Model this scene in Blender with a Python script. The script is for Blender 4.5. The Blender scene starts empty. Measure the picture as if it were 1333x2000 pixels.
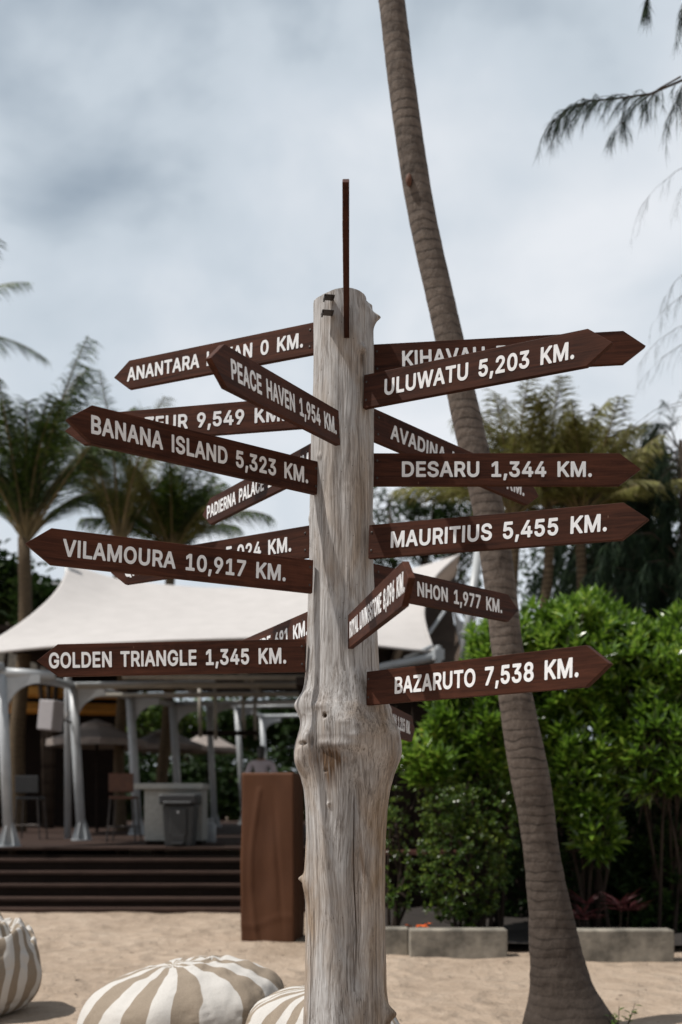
import bpy, bmesh, math, random
import numpy as np
from mathutils import Vector, Matrix, noise

R = math.radians
rng = random.Random(7)
nr = np.random.RandomState(11)
S = bpy.context.scene
COL = S.collection

# ------------------------------------------------------------------ camera, sky, sun, exposure
F, CX, HY, CH = 1944.0, 666.5, 1570.0, 1.4      # focal in photo pixels, centre column, horizon row, eye height
cam_d = bpy.data.cameras.new("camera")
cam = bpy.data.objects.new("camera", cam_d)
COL.objects.link(cam)
cam.location = (0, 0, CH)
cam.rotation_euler = (R(90), 0, 0)
cam_d.sensor_fit = 'VERTICAL'
cam_d.sensor_height = 36
cam_d.sensor_width = 24
cam_d.lens = 35
cam_d.shift_y = (HY - 1000) / 2000.0
cam_d.clip_end = 2000
cam_d.dof.use_dof = True
cam_d.dof.focus_distance = 3.65
cam_d.dof.aperture_fstop = 2.0
S.camera = cam

S.view_settings.view_transform = 'Standard'
S.view_settings.look = 'None'
S.view_settings.exposure = 0.0
S.view_settings.gamma = 1.0

TO_SUN = Vector((-0.45, -0.10, 0.88)).normalized()
sun_d = bpy.data.lights.new("sun", 'SUN')
sun_d.energy = 5.0
sun_d.angle = R(0.6)
sun_d.color = (1.0, 0.965, 0.91)
sun = bpy.data.objects.new("sun", sun_d)
COL.objects.link(sun)
sun.rotation_euler = TO_SUN.to_track_quat('Z', 'Y').to_euler()
sun.location = (-8, -2, 16)


class NT:
    """small node helper"""
    def __init__(s, tree):
        s.t = tree
    def n(s, typ, **kw):
        x = s.t.nodes.new(typ)
        ins = kw.pop('ins', {})
        for k, v in kw.items():
            setattr(x, k, v)
        for k, v in ins.items():
            if hasattr(v, 'is_output') or isinstance(v, bpy.types.NodeSocket):
                s.t.links.new(v, x.inputs[k])
            else:
                x.inputs[k].default_value = v
        return x
    def math(s, op, a, b=None, c=None, clamp=False):
        x = s.n('ShaderNodeMath', operation=op)
        x.use_clamp = clamp
        for i, v in enumerate((a, b, c)):
            if v is None:
                continue
            if isinstance(v, bpy.types.NodeSocket):
                s.t.links.new(v, x.inputs[i])
            else:
                x.inputs[i].default_value = v
        return x.outputs[0]
    def ramp(s, fac, stops, interp='LINEAR'):
        x = s.n('ShaderNodeValToRGB')
        x.color_ramp.interpolation = interp
        e = x.color_ramp.elements
        while len(e) > 1:
            e.remove(e[-1])
        e[0].position = stops[0][0]
        e[0].color = col4(stops[0][1])
        for p, c in stops[1:]:
            q = e.new(p)
            q.color = col4(c)
        s.t.links.new(fac, x.inputs[0])
        return x.outputs[0]
    def mix(s, fac, a, b, mode='MIX'):
        x = s.n('ShaderNodeMix', data_type='RGBA', blend_type=mode)
        for i, v in ((0, fac), (6, a), (7, b)):
            if isinstance(v, bpy.types.NodeSocket):
                s.t.links.new(v, x.inputs[i])
            else:
                x.inputs[i].default_value = col4(v) if i else v
        return x.outputs[2]
    def mapping(s, src, scale=(1, 1, 1), loc=(0, 0, 0), rot=(0, 0, 0)):
        return s.n('ShaderNodeMapping', ins={'Vector': src, 'Scale': scale, 'Location': loc, 'Rotation': rot}).outputs[0]
    def noise(s, vec, scale=5, detail=4, rough=0.55, dist=0.0):
        return s.n('ShaderNodeTexNoise', ins={'Vector': vec, 'Scale': scale, 'Detail': detail, 'Roughness': rough, 'Distortion': dist}).outputs[0]


def col4(c):
    if isinstance(c, (int, float)):
        return (c, c, c, 1)
    return (c[0], c[1], c[2], 1)


W = bpy.data.worlds.new("World")
S.world = W
W.use_nodes = True
wt = W.node_tree
wt.nodes.clear()
wn = NT(wt)
sky = wn.n('ShaderNodeTexSky', sky_type='NISHITA', sun_disc=False)
sky.sun_elevation = math.asin(TO_SUN.z)
sky.sun_rotation = math.atan2(TO_SUN.x, TO_SUN.y)
sky.air_density = 1.2
sky.dust_density = 2.0
bg1 = wn.n('ShaderNodeBackground', ins={'Color': sky.outputs[0], 'Strength': 0.065})
tc = wn.n('ShaderNodeTexCoord').outputs['Generated']
m1 = wn.mapping(tc, scale=(1.0, 1.0, 1.5), loc=(3.1, 0.35, 0.9))
n1 = wn.noise(m1, 2.3, 5, 0.46, 0.15)
n2 = wn.noise(wn.mapping(tc, scale=(1, 1, 1.4), loc=(1.7, 5.2, 0.3)), 5.2, 5, 0.5, 0.25)
nn = wn.math('ADD', wn.math('MULTIPLY', n1, 0.66), wn.math('MULTIPLY', n2, 0.34))
sepw = wn.n('ShaderNodeSeparateXYZ', ins={'Vector': tc})
elev = sepw.outputs[2]
nn2 = wn.math('SUBTRACT', nn, wn.math('MULTIPLY', wn.math('MAXIMUM', wn.math('SUBTRACT', elev, 0.45), 0.0), 0.5))
ccol = wn.ramp(nn2, [(0.26, (0.37, 0.45, 0.51)), (0.35, (0.52, 0.595, 0.66)), (0.44, (0.645, 0.71, 0.775)), (0.56, (0.85, 0.88, 0.92))])
# sky dimmed at the viewer's back and right, to cut fill light
fill_dim = wn.n('ShaderNodeMapRange', interpolation_type='SMOOTHSTEP', ins={'Value': wn.math('SUBTRACT', sepw.outputs[1], wn.math('MULTIPLY', sepw.outputs[0], 0.55)), 'From Min': -0.75, 'From Max': 0.35, 'To Min': 0.70, 'To Max': 1.0}).outputs[0]
ccol = wn.mix(1.0, ccol, wn.n('ShaderNodeCombineXYZ', ins={0: fill_dim, 1: fill_dim, 2: fill_dim}).outputs[0], 'MULTIPLY')
bg2 = wn.n('ShaderNodeBackground', ins={'Color': ccol, 'Strength': 1.06})
mask = wn.ramp(nn2, [(0.24, 0.35), (0.40, 0.88)])
mx = wn.n('ShaderNodeMixShader', ins={0: mask, 1: bg1.outputs[0], 2: bg2.outputs[0]})
wt.links.new(mx.outputs[0], wn.n('ShaderNodeOutputWorld').inputs[0])


# ------------------------------------------------------------------ helpers
def P(px, py, d):
    """point that stands d metres away and is seen at this pixel of the 1333x2000 photo"""
    return Vector(((px - CX) * d / F, d, CH + (HY - py) * d / F))


def worldloc(o):
    v = Vector((0, 0, 0))
    while o is not None:
        v += o.location
        o = o.parent
    return v


def tag(o, label=None, cat=None, group=None, kind=None):
    if label: o['label'] = label
    if cat: o['category'] = cat
    if group: o['group'] = group
    if kind: o['kind'] = kind
    return o


def thing(name, loc, label, cat, group=None):
    o = bpy.data.objects.new(name, None)
    o.empty_display_size = 0.2
    COL.objects.link(o)
    o.location = loc
    return tag(o, label, cat, group)


def link(name, me, mat, parent=None, loc=None):
    o = bpy.data.objects.new(name, me)
    if mat is not None:
        for m in (mat if isinstance(mat, (list, tuple)) else [mat]):
            me.materials.append(m)
    COL.objects.link(o)
    if parent is not None:
        o.parent = parent
    if loc is not None:
        o.location = loc
    return o


class MB:
    """collects shapes in world coordinates, build() links them as ONE mesh object"""
    def __init__(s):
        s.v = []; s.f = []; s.mi = []
    def add(s, vs, fs, mi=0):
        b = len(s.v)
        s.v.extend([tuple(x) for x in vs])
        for f in fs:
            s.f.append(tuple(i + b for i in f)); s.mi.append(mi)
        return s
    def box(s, c, size, rotz=0.0, M=None, mi=0):
        x, y, z = (k / 2 for k in size)
        vs = [Vector((a * x, b * y, e * z)) for a in (-1, 1) for b in (-1, 1) for e in (-1, 1)]
        rm = M if M is not None else Matrix.Rotation(rotz, 3, 'Z')
        c = Vector(c)
        return s.add([rm @ p + c for p in vs], [(0, 1, 3, 2), (4, 6, 7, 5), (0, 4, 5, 1), (2, 3, 7, 6), (0, 2, 6, 4), (1, 5, 7, 3)], mi)
    def tube(s, pts, rad, n=10, caps=True, wob=0.0, mi=0):
        pts = [Vector(p) for p in pts]
        k = len(pts)
        if not hasattr(rad, '__len__'): rad = [rad] * k
        rings = []
        ref = None
        for i in range(k):
            t = (pts[min(i + 1, k - 1)] - pts[max(i - 1, 0)])
            if t.length < 1e-9: t = Vector((0, 0, 1))
            t.normalize()
            if ref is None:
                ref = Vector((1, 0, 0)) if abs(t.x) < 0.8 else Vector((0, 1, 0))
            a = (ref - t * ref.dot(t)).normalized()
            ref = a
            b = t.cross(a)
            rings.append([pts[i] + (a * math.cos(2 * math.pi * j / n) + b * math.sin(2 * math.pi * j / n)) * rad[i] * (1 + (rng.uniform(-wob, wob) if wob else 0)) for j in range(n)])
        vs = [p for r in rings for p in r]
        fs = [(i * n + j, i * n + (j + 1) % n, (i + 1) * n + (j + 1) % n, (i + 1) * n + j) for i in range(k - 1) for j in range(n)]
        if caps:
            fs.append(tuple(range(n))[::-1]); fs.append(tuple((k - 1) * n + j for j in range(n)))
        return s.add(vs, fs, mi)
    def lathe(s, c, prof, n=24, mi=0):
        c = Vector(c)
        vs = [c + Vector((r * math.cos(2 * math.pi * j / n), r * math.sin(2 * math.pi * j / n), z)) for r, z in prof for j in range(n)]
        k = len(prof)
        fs = [(i * n + j, i * n + (j + 1) % n, (i + 1) * n + (j + 1) % n, (i + 1) * n + j) for i in range(k - 1) for j in range(n)]
        fs.append(tuple(range(n))[::-1]); fs.append(tuple((k - 1) * n + j for j in range(n)))
        return s.add(vs, fs, mi)
    def leaf(s, b, d, L, w, up=None, fold=0.18, wide=0.62, mi=0):
        d = d.normalized()
        if up is None: up = Vector((0, 0, 1))
        sd = d.cross(up)
        if sd.length < 1e-3: sd = Vector((1, 0, 0))
        sd.normalize()
        nn = sd.cross(d)
        q = b + d * L * wide
        e = b + d * L * 0.28
        s.add([b, e - sd * w * .32 + nn * w * fold * .6, q - sd * w * .5 + nn * w * fold - nn * L * .03, b + d * L - nn * L * .10,
               q + sd * w * .5 + nn * w * fold - nn * L * .03, e + sd * w * .32 + nn * w * fold * .6], [(0, 3, 2, 1), (0, 5, 4, 3)], mi)
        return s
    def strip(s, pts, w, side, mi=0):
        """thin tapering blade along pts"""
        k = len(pts)
        vs = []
        for i, p in enumerate(pts):
            ww = w * (1 - i / (k - 1)) ** 0.7 if i else w * .7
            vs += [p - side * ww * .5, p + side * ww * .5]
        return s.add(vs, [(2 * i, 2 * i + 1, 2 * i + 3, 2 * i + 2) for i in range(k - 1)], mi)
    def build(s, name, mat, parent=None, smooth=False, base=None, bevel=0.0, seg=2):
        me = bpy.data.meshes.new(name)
        off = worldloc(parent) if parent is not None else (Vector(base) if base is not None else Vector((0, 0, 0)))
        a = np.array(s.v, dtype=float) - np.array(off)
        me.from_pydata(a.tolist(), [], s.f)
        o = link(name, me, mat, parent, None if parent is not None else off)
        if any(s.mi):
            me.polygons.foreach_set('material_index', s.mi)
        if smooth:
            me.polygons.foreach_set('use_smooth', [True] * len(me.polygons))
        if bevel:
            m = o.modifiers.new('bevel', 'BEVEL'); m.width = bevel; m.segments = seg; m.limit_method = 'ANGLE'
        me.update()
        return o


def grid_mesh(name, X, Y, Z, mat, parent=None, closed=False, caps=False, base=None):
    """smooth sheet or tube from arrays [rows, cols]"""
    r, c = X.shape
    off = worldloc(parent) if parent is not None else (Vector(base) if base is not None else Vector((0, 0, 0)))
    v = np.stack([X - off.x, Y - off.y, Z - off.z], -1).reshape(-1, 3)
    idx = np.arange(r * c).reshape(r, c)
    if closed:
        nx = np.roll(idx, -1, 1)
        f = np.stack([idx[:-1], nx[:-1], nx[1:], idx[1:]], -1).reshape(-1, 4)
    else:
        f = np.stack([idx[:-1, :-1], idx[:-1, 1:], idx[1:, 1:], idx[1:, :-1]], -1).reshape(-1, 4)
    faces = f.tolist()
    if caps:
        faces += [idx[0].tolist()[::-1], idx[-1].tolist()]
    me = bpy.data.meshes.new(name)
    me.from_pydata(v.tolist(), [], faces)
    me.polygons.foreach_set('use_smooth', [True] * len(me.polygons))
    me.update()
    return link(name, me, mat, parent, None if parent is not None else off)


# ------------------------------------------------------------------ materials
def new_mat(name):
    m = bpy.data.materials.new(name)
    m.use_nodes = True
    m.node_tree.nodes.clear()
    t = NT(m.node_tree)
    b = t.n('ShaderNodeBsdfPrincipled')
    m.node_tree.links.new(b.outputs[0], t.n('ShaderNodeOutputMaterial').inputs[0])
    return m, t, b


def put(t, b, key, v):
    if isinstance(v, bpy.types.NodeSocket):
        t.t.links.new(v, b.inputs[key])
    else:
        b.inputs[key].default_value = v


def bump(t, b, h, strength=0.3, dist=0.01):
    x = t.n('ShaderNodeBump', ins={'Height': h, 'Strength': strength, 'Distance': dist})
    t.t.links.new(x.outputs[0], b.inputs['Normal'])


def simple(name, c, rough=0.5, var=0.25, scale=8.0, metal=0.0, bstr=0.15, spec=0.5):
    m, t, b = new_mat(name)
    tc = t.n('ShaderNodeTexCoord').outputs['Object']
    n = t.noise(tc, scale, 5, 0.6)
    lo = [k * (1 - var) for k in c]; hi = [min(1, k * (1 + var)) for k in c]
    put(t, b, 'Base Color', t.ramp(n, [(0.3, lo), (0.7, hi)]))
    put(t, b, 'Roughness', rough); put(t, b, 'Metallic', metal); put(t, b, 'Specular IOR Level', spec)
    bump(t, b, t.noise(tc, scale * 6, 3), bstr, 0.004)
    return m


def foliage(name, stops, scale=3.0, rough=0.4, trans=0.25, spec=0.4):
    m, t, b = new_mat(name)
    tc = t.n('ShaderNodeTexCoord').outputs['Object']
    n = t.math('ADD', t.math('MULTIPLY', t.noise(tc, scale, 3, 0.6), 0.4), t.math('MULTIPLY', t.noise(tc, scale * 9, 2, 0.5), 0.6))
    c = t.ramp(n, stops)
    put(t, b, 'Base Color', c); put(t, b, 'Roughness', rough); put(t, b, 'Specular IOR Level', spec)
    tr = t.n('ShaderNodeBsdfTranslucent', ins={'Color': c})
    mxs = t.n('ShaderNodeMixShader', ins={0: trans, 1: b.outputs[0], 2: tr.outputs[0]})
    out = [k for k in t.t.nodes if k.type == 'OUTPUT_MATERIAL'][0]
    t.t.links.new(mxs.outputs[0], out.inputs[0])
    return m


def wood_board(name, c0, c1, rough=0.5):
    m, t, b = new_mat(name)
    tc = t.n('ShaderNodeTexCoord').outputs['Object']
    oi = t.n('ShaderNodeObjectInfo').outputs['Random']
    off = t.n('ShaderNodeCombineXYZ', ins={0: t.math('MULTIPLY', oi, 37.0), 1: t.math('MULTIPLY', oi, 11.0), 2: t.math('MULTIPLY', oi, 23.0)}).outputs[0]
    v = t.n('ShaderNodeVectorMath', operation='ADD', ins={0: tc, 1: off}).outputs[0]
    g = t.noise(t.mapping(v, scale=(2.2, 30, 30)), 1.6, 6, 0.62, 0.6)
    g2 = t.noise(t.mapping(v, scale=(6, 120, 120)), 2.0, 3, 0.6)
    big = t.noise(t.mapping(v, scale=(1.5, 4, 5)), 1.2, 2, 0.5)
    f = t.math('ADD', t.math('MULTIPLY', g, 0.55), t.math('ADD', t.math('MULTIPLY', g2, 0.25), t.math('MULTIPLY', big, 0.25)))
    c = t.ramp(f, [(0.34, c0), (0.66, c1)])
    nick = t.ramp(t.n('ShaderNodeTexVoronoi', ins={'Vector': t.mapping(v, scale=(1, 1, .35)), 'Scale': 16.0}).outputs['Distance'], [(0.018, 1.0), (0.035, 0.0)])
    c = t.mix(t.math('MULTIPLY', nick, 0.55), c, (0.24, 0.15, 0.10))
    wear = t.ramp(t.noise(v, 5.0, 5, 0.7), [(0.56, 0.0), (0.74, 0.5)])
    c = t.mix(wear, c, [k * 1.25 for k in c1])
    tone = t.math('ADD', 0.82, t.math('MULTIPLY', oi, 0.36))
    c = t.mix(1.0, c, t.n('ShaderNodeCombineXYZ', ins={0: tone, 1: tone, 2: tone}).outputs[0], 'MULTIPLY')
    put(t, b, 'Base Color', c)
    put(t, b, 'Roughness', t.math('ADD', rough, t.math('MULTIPLY', g, 0.2)))
    put(t, b, 'Specular IOR Level', 0.10)
    bump(t, b, t.math('ADD', t.math('MULTIPLY', g, 0.6), t.math('MULTIPLY', g2, 0.5)), 0.25, 0.002)
    return m


def post_mat():
    m, t, b = new_mat("weathered_driftwood")
    tc = t.n('ShaderNodeTexCoord').outputs['Object']
    warp = t.n('ShaderNodeVectorMath', operation='ADD', ins={0: tc, 1: t.n('ShaderNodeVectorMath', operation='SCALE', ins={0: t.n('ShaderNodeTexNoise', ins={'Vector': tc, 'Scale': 3.0, 'Detail': 2.0}).outputs[1], 'Scale': 0.05}).outputs[0]}).outputs[0]
    g1 = t.noise(t.mapping(warp, scale=(58, 58, 2.0)), 1.0, 8, 0.72, 0.5)
    g2 = t.noise(t.mapping(warp, scale=(210, 210, 8.0)), 1.0, 6, 0.7, 0.3)
    big = t.noise(t.mapping(tc, scale=(5, 5, 2.0)), 1.0, 4, 0.6, 0.4)
    z = t.n('ShaderNodeSeparateXYZ', ins={'Vector': tc}).outputs[2]
    grain = t.math('ADD', t.math('MULTIPLY', g1, 0.55), t.math('MULTIPLY', g2, 0.45))
    grey = t.ramp(grain, [(0.34, (0.090, 0.076, 0.068)), (0.43, (0.235, 0.214, 0.200)), (0.52, (0.375, 0.360, 0.350)), (0.66, (0.55, 0.54, 0.538))])
    tan = t.ramp(grain, [(0.36, (0.055, 0.033, 0.020)), (0.44, (0.165, 0.112, 0.068)), (0.53, (0.29, 0.208, 0.138)), (0.66, (0.45, 0.345, 0.25))])
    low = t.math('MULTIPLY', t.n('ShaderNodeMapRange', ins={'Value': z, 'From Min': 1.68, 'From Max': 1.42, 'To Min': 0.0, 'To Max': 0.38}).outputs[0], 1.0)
    warm_shade = t.n('ShaderNodeAttribute', attribute_name='warm_shade').outputs['Fac']
    low = t.math('ADD', low, t.math('MULTIPLY', warm_shade, 0.55))
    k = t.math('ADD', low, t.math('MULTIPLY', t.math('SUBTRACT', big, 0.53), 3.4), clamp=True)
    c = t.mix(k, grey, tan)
    # brown resin stains as patches of their own
    st = t.noise(t.mapping(tc, scale=(9, 9, 3.2), loc=(4, 1, 2)), 1.0, 5, 0.7, 0.8)
    sm = t.ramp(st, [(0.60, 0.0), (0.72, 1.0)])
    c = t.mix(t.math('MULTIPLY', sm, 0.75), c, t.mix(g1, (0.06, 0.035, 0.02), (0.22, 0.13, 0.07)))
    at = t.n('ShaderNodeAttribute', attribute_name='stain').outputs['Fac']
    c = t.mix(at, c, t.ramp(grain, [(0.38, (0.022, 0.013, 0.008)), (0.52, (0.085, 0.048, 0.025)), (0.70, (0.19, 0.115, 0.062))]))
    cl = t.noise(t.mapping(warp, scale=(70, 70, 0.9), loc=(3, 7, 1)), 1.0, 3, 0.6, 0.4)
    c = t.mix(t.math('MULTIPLY', t.ramp(cl, [(0.355, 1.0), (0.385, 0.0)]), 0.5), c, (0.06, 0.045, 0.036))
    # pin holes
    vo = t.n('ShaderNodeTexVoronoi', ins={'Vector': t.mapping(tc, scale=(1, 1, 0.55)), 'Scale': 42.0, 'Randomness': 1.0}).outputs['Distance']
    ho = t.ramp(vo, [(0.045, 1.0), (0.075, 0.0)])
    c = t.mix(t.math('MULTIPLY', ho, 0.85), c, (0.03, 0.02, 0.014))
    put(t, b, 'Base Color', c)
    put(t, b, 'Roughness', 0.72); put(t, b, 'Specular IOR Level', 0.25)
    bump(t, b, t.math('SUBTRACT', grain, t.math('MULTIPLY', ho, 0.5)), 0.42, 0.005)
    return m


def sand_mat():
    m, t, b = new_mat("sand")
    tc = t.n('ShaderNodeTexCoord').outputs['Object']
    a = t.noise(tc, 0.55, 5, 0.6, 0.3)
    c2 = t.noise(tc, 5.0, 6, 0.62)
    f = t.noise(tc, 140.0, 2, 0.6)
    v = t.math('ADD', t.math('MULTIPLY', a, 0.5), t.math('ADD', t.math('MULTIPLY', c2, 0.35), t.math('MULTIPLY', f, 0.2)))
    c = t.ramp(v, [(0.36, (0.265, 0.200, 0.145)), (0.52, (0.37, 0.287, 0.218)), (0.68, (0.46, 0.37, 0.29))])
    deb = t.n('ShaderNodeTexVoronoi', ins={'Vector': tc, 'Scale': 9.0}).outputs['Distance']
    dm = t.math('MULTIPLY', t.ramp(deb, [(0.05, 1.0), (0.10, 0.0)]), t.ramp(t.noise(tc, 2.3, 3), [(0.5, 0.0), (0.62, 1.0)]))
    c = t.mix(t.math('MULTIPLY', dm, 0.7), c, (0.10, 0.068, 0.045))
    put(t, b, 'Base Color', c); put(t, b, 'Roughness', 0.95); put(t, b, 'Specular IOR Level', 0.1)
    foot = t.n('ShaderNodeTexVoronoi', feature='SMOOTH_F1', ins={'Vector': t.mapping(tc, scale=(1, 1.0, 1)), 'Scale': 4.2, 'Smoothness': 0.35}).outputs['Distance']
    fm = t.ramp(t.noise(tc, 0.9, 2), [(0.42, 0.0), (0.56, 1.0)])
    h = t.math('ADD', t.math('MULTIPLY', t.noise(tc, 8.0, 6, 0.62), 1.0), t.math('ADD', t.math('MULTIPLY', f, 0.12), t.math('MULTIPLY', t.math('MULTIPLY', foot, fm), 1.3)))
    bump(t, b, h, 1.0, 0.07)
    return m


def trunk_mat(name, c0, c1, rings=9.0, ringamt=0.5):
    m, t, b = new_mat(name)
    tc = t.n('ShaderNodeTexCoord').outputs['Object']
    n = t.noise(t.mapping(tc, scale=(4, 4, 10)), 1.6, 6, 0.65)
    fine = t.noise(t.mapping(tc, scale=(26, 26, 14)), 1.0, 5, 0.7)
    blot = t.noise(tc, 3.5, 4, 0.6)
    wv = t.n('ShaderNodeTexWave', wave_type='BANDS', bands_direction='Z', ins={'Vector': tc, 'Scale': rings / 6.28, 'Distortion': 4.0, 'Detail': 4.0, 'Detail Scale': 1.3}).outputs[1]
    f = t.math('ADD', t.math('MULTIPLY', n, 0.34), t.math('ADD', t.math('MULTIPLY', fine, 0.32), t.math('ADD', t.math('MULTIPLY', blot, 0.32), t.math('MULTIPLY', wv, 0.14 * ringamt / 0.5))))
    cc = t.ramp(f, [(0.34, c0), (0.48, [(x + y) / 2 for x, y in zip(c0, c1)]), (0.68, c1)])
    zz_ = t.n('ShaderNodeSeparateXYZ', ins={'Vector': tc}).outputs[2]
    dirt_and_shade = t.math('ADD', t.n('ShaderNodeMapRange', ins={'Value': zz_, 'From Min': 0.0, 'From Max': 2.0, 'To Min': 0.85, 'To Max': 0.0}).outputs[0], t.math('MULTIPLY', t.math('SUBTRACT', blot, 0.5), 0.9), clamp=True)  # dark base: dirt, plus dappled shade painted into the trunk colour
    cc = t.mix(dirt_and_shade, cc, [k * 1.3 for k in c0])
    scar = t.math('MULTIPLY', t.ramp(wv, [(0.0, 1.0), (0.16, 0.0)]), t.ramp(blot, [(0.38, 0.1), (0.6, 0.75)]))
    cc = t.mix(scar, cc, c0)
    put(t, b, 'Base Color', cc)
    put(t, b, 'Roughness', 0.85); put(t, b, 'Specular IOR Level', 0.2)
    bump(t, b, t.math('ADD', t.math('MULTIPLY', wv, 0.12), t.math('MULTIPLY', fine, 1.6)), 0.5, 0.015)
    return m


def stripe_mat(name, count):
    m, t, b = new_mat(name)
    tc = t.n('ShaderNodeTexCoord').outputs['Object']
    s = t.n('ShaderNodeSeparateXYZ', ins={'Vector': tc})
    ang = t.math('ARCTAN2', s.outputs[1], s.outputs[0])
    w = t.math('MULTIPLY', t.math('SUBTRACT', t.noise(tc, 2.6, 2), 0.5), 0.5)
    fr = t.math('FRACT', t.math('ADD', t.math('MULTIPLY', t.math('ADD', ang, w), count / (2 * math.pi)), 0.17))
    k = t.ramp(fr, [(0.0, 0.0), (0.485, 0.0), (0.50, 1.0), (1.0, 1.0)])
    we = t.noise(t.mapping(tc, scale=(1, 1, 1)), 260.0, 2)
    be = t.ramp(we, [(0.3, (0.20, 0.158, 0.118)), (0.7, (0.27, 0.22, 0.168))])
    wh = t.ramp(we, [(0.3, (0.42, 0.395, 0.365)), (0.7, (0.51, 0.485, 0.455))])
    put(t, b, 'Base Color', t.mix(k, be, wh)); put(t, b, 'Roughness', 0.85); put(t, b, 'Specular IOR Level', 0.2)
    bump(t, b, t.noise(tc, 14, 4), 0.25, 0.02)
    return m


M = dict(
    post=post_mat(), sand=sand_mat(),
    board=wood_board("stained_board", (0.008, 0.0028, 0.0018), (0.078, 0.0275, 0.0155)),
    letter=simple("white_vinyl", (0.77, 0.775, 0.785), 0.35, 0.07, 30, bstr=0.05),
    steel=simple("dark_steel", (0.06, 0.05, 0.045), 0.45, 0.3, 20, metal=0.7),
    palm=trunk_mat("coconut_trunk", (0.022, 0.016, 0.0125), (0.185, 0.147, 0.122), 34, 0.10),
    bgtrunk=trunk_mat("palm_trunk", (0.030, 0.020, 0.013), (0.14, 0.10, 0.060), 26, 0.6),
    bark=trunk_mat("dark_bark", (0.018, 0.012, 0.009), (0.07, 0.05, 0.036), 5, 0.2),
    canvas=simple("canopy_canvas", (0.44, 0.415, 0.40), 0.8, 0.05, 3, bstr=0.08, spec=0.2),
    canvas_shaded=simple("canopy_canvas_shaded", (0.075, 0.056, 0.044), 0.85, 0.15, 3, spec=0.1),  # canopy canvas with the underside's shade painted into its colour
    paint=simple("white_paint", (0.36, 0.375, 0.385), 0.4, 0.1, 5),
    pipe=simple("beige_paint", (0.24, 0.22, 0.185), 0.5, 0.15, 5),
    deck=wood_board("dark_decking", (0.016, 0.010, 0.008), (0.060, 0.037, 0.029), 0.65),
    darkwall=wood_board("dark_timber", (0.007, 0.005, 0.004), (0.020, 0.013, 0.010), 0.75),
    amber=wood_board("amber_timber", (0.20, 0.085, 0.018), (0.50, 0.24, 0.055), 0.5),
    stone=simple("pale_terrazzo", (0.30, 0.295, 0.27), 0.6, 0.18, 30),
    binm=simple("grey_plastic", (0.018, 0.0185, 0.019), 0.45, 0.2, 8),
    blackp=simple("black_plastic", (0.012, 0.012, 0.013), 0.4, 0.2, 8),
    concrete=simple("weathered_concrete", (0.20, 0.178, 0.145), 0.9, 0.6, 5, bstr=0.6),
    soil=simple("dark_soil", (0.016, 0.011, 0.008), 0.95, 0.5, 6, bstr=0.6),
    parasol=simple("taupe_canvas", (0.22, 0.185, 0.165), 0.85, 0.12, 4),
    cloth=None,
    stripe=stripe_mat("striped_canvas", 10), stripe2=stripe_mat("striped_canvas_wide", 20),
    bigleaf=foliage("glossy_leaves", [(0.33, (0.022, 0.050, 0.006)), (0.45, (0.066, 0.135, 0.013)), (0.55, (0.155, 0.27, 0.028)), (0.63, (0.29, 0.40, 0.07)), (0.71, (0.46, 0.40, 0.06))], 2.0, 0.30, 0.36, 0.8),
    smallleaf=foliage("small_leaves", [(0.32, (0.014, 0.028, 0.005)), (0.5, (0.045, 0.088, 0.011)), (0.65, (0.16, 0.20, 0.026))], 3.0, 0.32, 0.16),
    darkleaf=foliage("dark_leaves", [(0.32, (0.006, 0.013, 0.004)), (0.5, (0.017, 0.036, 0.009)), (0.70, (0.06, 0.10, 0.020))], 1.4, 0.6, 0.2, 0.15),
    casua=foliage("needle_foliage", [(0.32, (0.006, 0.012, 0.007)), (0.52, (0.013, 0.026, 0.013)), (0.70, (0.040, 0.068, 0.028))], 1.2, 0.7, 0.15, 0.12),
    frond=foliage("palm_fronds", [(0.33, (0.006, 0.011, 0.002)), (0.47, (0.020, 0.036, 0.006)), (0.55, (0.060, 0.105, 0.012)), (0.68, (0.15, 0.165, 0.04))], 0.9, 0.5, 0.14, 0.2),
    dryfrond=foliage("dry_fronds", [(0.32, (0.036, 0.031, 0.010)), (0.44, (0.095, 0.086, 0.026)), (0.54, (0.17, 0.17, 0.040)), (0.68, (0.32, 0.27, 0.16))], 1.6, 0.6, 0.25, 0.2),
    stalk=simple("yellow_stalk", (0.17, 0.125, 0.055), 0.6, 0.3, 4),
    redleaf=foliage("red_leaves", [(0.3, (0.022, 0.006, 0.008)), (0.7, (0.10, 0.028, 0.03))], 4, 0.35, 0.2),
    orange=simple("orange_leaf", (0.75, 0.13, 0.015), 0.5, 0.2, 9),
    skin=simple("skin", (0.22, 0.125, 0.085), 0.5, 0.1, 6, bstr=0.05),
    hair=simple("black_hair", (0.010, 0.008, 0.007), 0.45, 0.2, 30),
    shirt=simple("pale_shirt", (0.50, 0.44, 0.47), 0.8, 0.08, 6),
    trousers=simple("dark_trousers", (0.03, 0.028, 0.03), 0.8, 0.1, 6),
    roofgrey=simple("grey_roof", (0.14, 0.145, 0.15), 0.8, 0.25, 3),
)


def cloth_mat():
    m, t, b = new_mat("brown_cloth")
    tc = t.n('ShaderNodeTexCoord').outputs['Object']
    n = t.noise(t.mapping(tc, scale=(1, 1, 0.4)), 3, 4)
    we = t.noise(tc, 220, 2)
    put(t, b, 'Base Color', t.ramp(t.math('ADD', t.math('MULTIPLY', n, .6), t.math('MULTIPLY', we, .4)), [(0.35, (0.066, 0.025, 0.011)), (0.65, (0.098, 0.039, 0.017))]))
    put(t, b, 'Roughness', 0.75); put(t, b, 'Specular IOR Level', 0.25)
    bump(t, b, n, 0.3, 0.03)
    return m


M['cloth'] = cloth_mat()


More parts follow.
